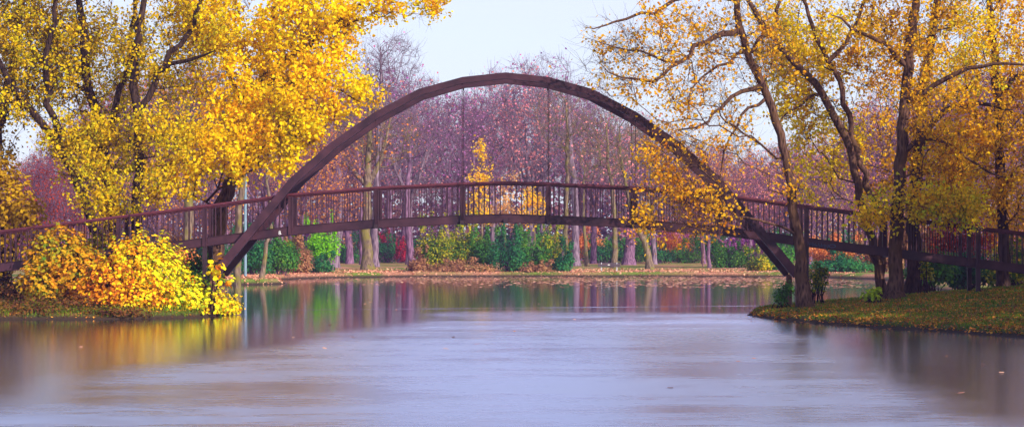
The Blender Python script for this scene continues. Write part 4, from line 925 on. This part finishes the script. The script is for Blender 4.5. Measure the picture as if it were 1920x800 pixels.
# ------------------------------------------------------------------ park bench
YBn = 203.6; bx_ = (1142-PX0)*YBn/F; bz = gz(bx_, YBn)
bench = thing('park_bench', 'slatted brown park bench on the far lawn with its back to the water', 'bench', (bx_, YBn, bz)); BB = (bx_, YBn, bz)
WOOD = plainmat('bench_wood', (.065, .045, .06), rough=.7); MET = plainmat('pale_metal', (.55, .58, .62), rough=.45, metal=.4, var=.1)
for i in range(3):
    g = Geo(); g.box((bx_, YBn-.28+.02*i, bz+.42+i*.12), (1.80, .035, .105)); g.build('back_slat', WOOD, bench, BB)
for i in range(4):
    g = Geo(); g.box((bx_, YBn-.18+i*.13, bz+.45), (1.80, .11, .035)); g.build('seat_slat', WOOD, bench, BB)
for sx_ in (-.62, .62):
    g = Geo(); g.box((bx_+sx_, YBn-.22, bz+.12), (.07, .06, .66)); g.box((bx_+sx_, YBn+.02, bz+.425), (.05, .44, .012)); g.box((bx_+sx_, YBn+.2, bz+.10), (.06, .05, .62)); g.box((bx_+sx_, YBn-.245, bz+.56), (.05, .03, .36)); g.build('leg', MET, bench, BB)
g = Geo(); g.box((bx_-.03, YBn-.287, bz+.55), (.17, .012, .06)); g.build('plaque', WHITE, bench, BB)
# metal pole behind the left arch foot
YP = 174.0; pb = gp(460, YP)
pole = thing('metal_pole', 'pale blue-grey metal pole with a small white box beside the left arch', 'pole', tuple(pb))
PM = plainmat('painted_pole', (.17, .26, .33), rough=.4, var=.12)
g = Geo(); chain_tube(g, [pb, at(460, 400, YP), at(460, 300, YP), at(460, 190, YP)], [.10, .095, .09, .08], 12); g.build('shaft', PM, pole, tuple(pb), smooth=True)
g = Geo(); c_ = at(452, 409, YP-.05); g.box(c_, (.2, .18, .95)); g.box(c_+[.16, 0, .3], (.09, .04, .03)); g.box(c_+[.16, 0, -.3], (.09, .04, .03)); g.build('meter_box', plainmat('white_box', (.7, .72, .75), var=.05), pole, tuple(pb))
g = Geo(); h_ = at(460, 188, YP); chain_tube(g, [h_, h_+[.3, 0, .15], h_+[.9, 0, .2]], [.04, .035, .03], 8); g.box(h_+[1.1, 0, .19], (.5, .2, .1)); g.build('lamp_head', PM, pole, tuple(pb))
YP2 = 232.0; pb = gp(1318, YP2); pole = thing('thin_pole', 'thin reddish post standing on the far lawn below the right span', 'pole', tuple(pb))
g = Geo(); chain_tube(g, [pb, at(1318, 470, YP2), at(1318, 432, YP2)], [.09, .085, .08], 10); g.build('shaft', plainmat('red_brown_post', (.34, .16, .14)), pole, tuple(pb), smooth=True)
g = Geo(); chain_tube(g, [at(1318, 431.9, YP2), at(1318, 430.6, YP2)], [.12, .04], 10); g.build('cap', PM, pole, tuple(pb))

# ------------------------------------------------------------------ leaf litter, grass, floating leaves
rng = np.random.default_rng(9)
def scatter(n, x0, x1, y0, y1, dmin=.05, dmax=99):
    X = rng.uniform(x0, x1, n); Y = rng.uniform(y0, y1, n); d = lake_sdf(X, Y); k = (d > dmin) & (d < dmax); return X[k], Y[k], d[k]
X, Y, d = scatter(110000, 8, 27, 70, 112)
kp = rng.uniform(0, 1, len(X)) < .62+.6*vnoise(X, Y, 1.1, 4); X = X[kp]; Y = Y[kp]
g = Geo(); leaf_quads(g, np.stack([X, Y, ground_z(X, Y)+.03], 1), .10, rng, up=.9, fold=False)
X, Y, d = scatter(20000, -30, -9.5, 86, 112); leaf_quads(g, np.stack([X, Y, ground_z(X, Y)+.03], 1), .09, rng, up=1.6)
tag(g.build('fallen_leaves', M_LITTER), 'orange and brown fallen leaves scattered over the grass of both near banks', 'fallen leaves', kind='stuff')
X, Y, d = scatter(60000, -24, 26, 160, 228, .05, 22); kp = rng.uniform(0, 1, len(X)) < np.exp(-d[:]/5.0)+.10; X = X[kp]; Y = Y[kp]
g = Geo(); leaf_quads(g, np.stack([X, Y, ground_z(X, Y)+.03], 1), .17, rng, up=1.2)
tag(g.build('fallen_leaves', M_PINKLIT), 'pale pink and tan fallen leaves heaped along the far shore', 'fallen leaves', kind='stuff')
# grass tufts
def grass(name, label, n, x0, x1, y0, y1, h, dmax, mat, thr):
    X, Y, d = scatter(n, x0, x1, y0, y1, .12, dmax)
    f = vnoise(X, Y, .9, 8); kp = rng.uniform(-1, 1, len(X)) < f+thr; X = X[kp]; Y = Y[kp]; n_ = len(X)
    B = np.stack([X, Y, ground_z(X, Y)-.01], 1); l = h*rng.uniform(.5, 1.3, n_)
    a_ = rng.uniform(0, 6.28, n_); s_ = np.stack([np.cos(a_), np.sin(a_), 0*a_], 1)*.012
    tip = B+np.stack([rng.normal(size=n_)*.35*l, rng.normal(size=n_)*.35*l, l], 1); mid = (B+tip)/2+[0, 0, .02]
    V = np.stack([B-s_, B+s_, mid+s_*.8, mid-s_*.8, tip], 1).reshape(-1, 3); i = np.arange(n_)[:, None]*5
    g = Geo(); rr = rng.uniform(0, 1, n_); g.add(V, i+np.array([[0, 1, 2, 3]]), rr); g.add(V, i+np.array([[3, 2, 4]]), rr)
    tag(g.build(name, mat), label, 'grass', kind='stuff')
grass('grass', 'short grass tufts growing on the right bank', 90000, 8.3, 24, 70, 108, .10, 30, M_GRASS, .25)
grass('grass', 'rough brown-green grass along the left waterline', 26000, -26, -10.3, 87, 100, .20, 5, M_GRASS, .3)
# floating leaves in the calm water near the far shore
def floating(name, label, n, x0, x1, y0, y1, size, mat, fn):
    X = rng.uniform(x0, x1, n); Y = rng.uniform(y0, y1, n); d = lake_sdf(X, Y); kp = (d < -.1) & (rng.uniform(0, 1, n) < fn(X, Y)); X = X[kp]; Y = Y[kp]; n_ = len(X)
    a_ = rng.uniform(0, 6.28, n_); s_ = size*rng.uniform(.6, 1.4, n_); u_ = np.stack([np.cos(a_)*s_, np.sin(a_)*s_, rng.normal(size=n_)*.006], 1); v_ = np.stack([-np.sin(a_)*s_*.7, np.cos(a_)*s_*.7, rng.normal(size=n_)*.006], 1)
    P = np.stack([X, Y, np.full(n_, .018)], 1); V = np.stack([P-u_, P+v_, P+u_, P-v_], 1).reshape(-1, 3)
    g = Geo(); g.add(V, np.arange(4*n_).reshape(-1, 4), rng.uniform(0, 1, n_)); tag(g.build(name, mat), label, 'fallen leaves', kind='stuff')
floating('floating_leaves', 'pale leaves drifting on calm water below the far shore', 16000, -18, 24, 150, 200, .13, M_PINKLIT,
         lambda X, Y: np.clip(.5+.7*vnoise(X*.5, Y*.25, 1.0, 3), 0, 1)*np.clip((Y-148+X*.9)/30, 0, 1)*np.clip(.30+(X+14)/26, .1, 1))
floating('floating_leaves', 'few scattered leaves drifting on the open water', 150, -14, 14, 40, 150, .07, M_PINKLIT, lambda X, Y: np.full(len(X), .6))
floating('floating_leaves', 'fringe of orange leaves washed against the right bank', 2600, 7, 22, 68, 96, .06, M_LITTER, lambda X, Y: np.exp(lake_sdf(X, Y)*2.2))

# ------------------------------------------------------------------ autumn haze
g = Geo(); g.box((0, 190, 21), (440, 420, 50))
m, t = newmat('haze'); pv = N(t, 'ShaderNodeVolumePrincipled'); pv.inputs['Color'].default_value = (.58, .42, 1.0, 1); pv.inputs['Density'].default_value = .00023; pv.inputs['Anisotropy'].default_value = 0.0
o_ = N(t, 'ShaderNodeOutputMaterial'); t.links.new(pv.outputs[0], o_.inputs['Volume'])
tag(g.build('haze', m), 'thin lilac autumn haze over the lake', 'haze', kind='stuff')
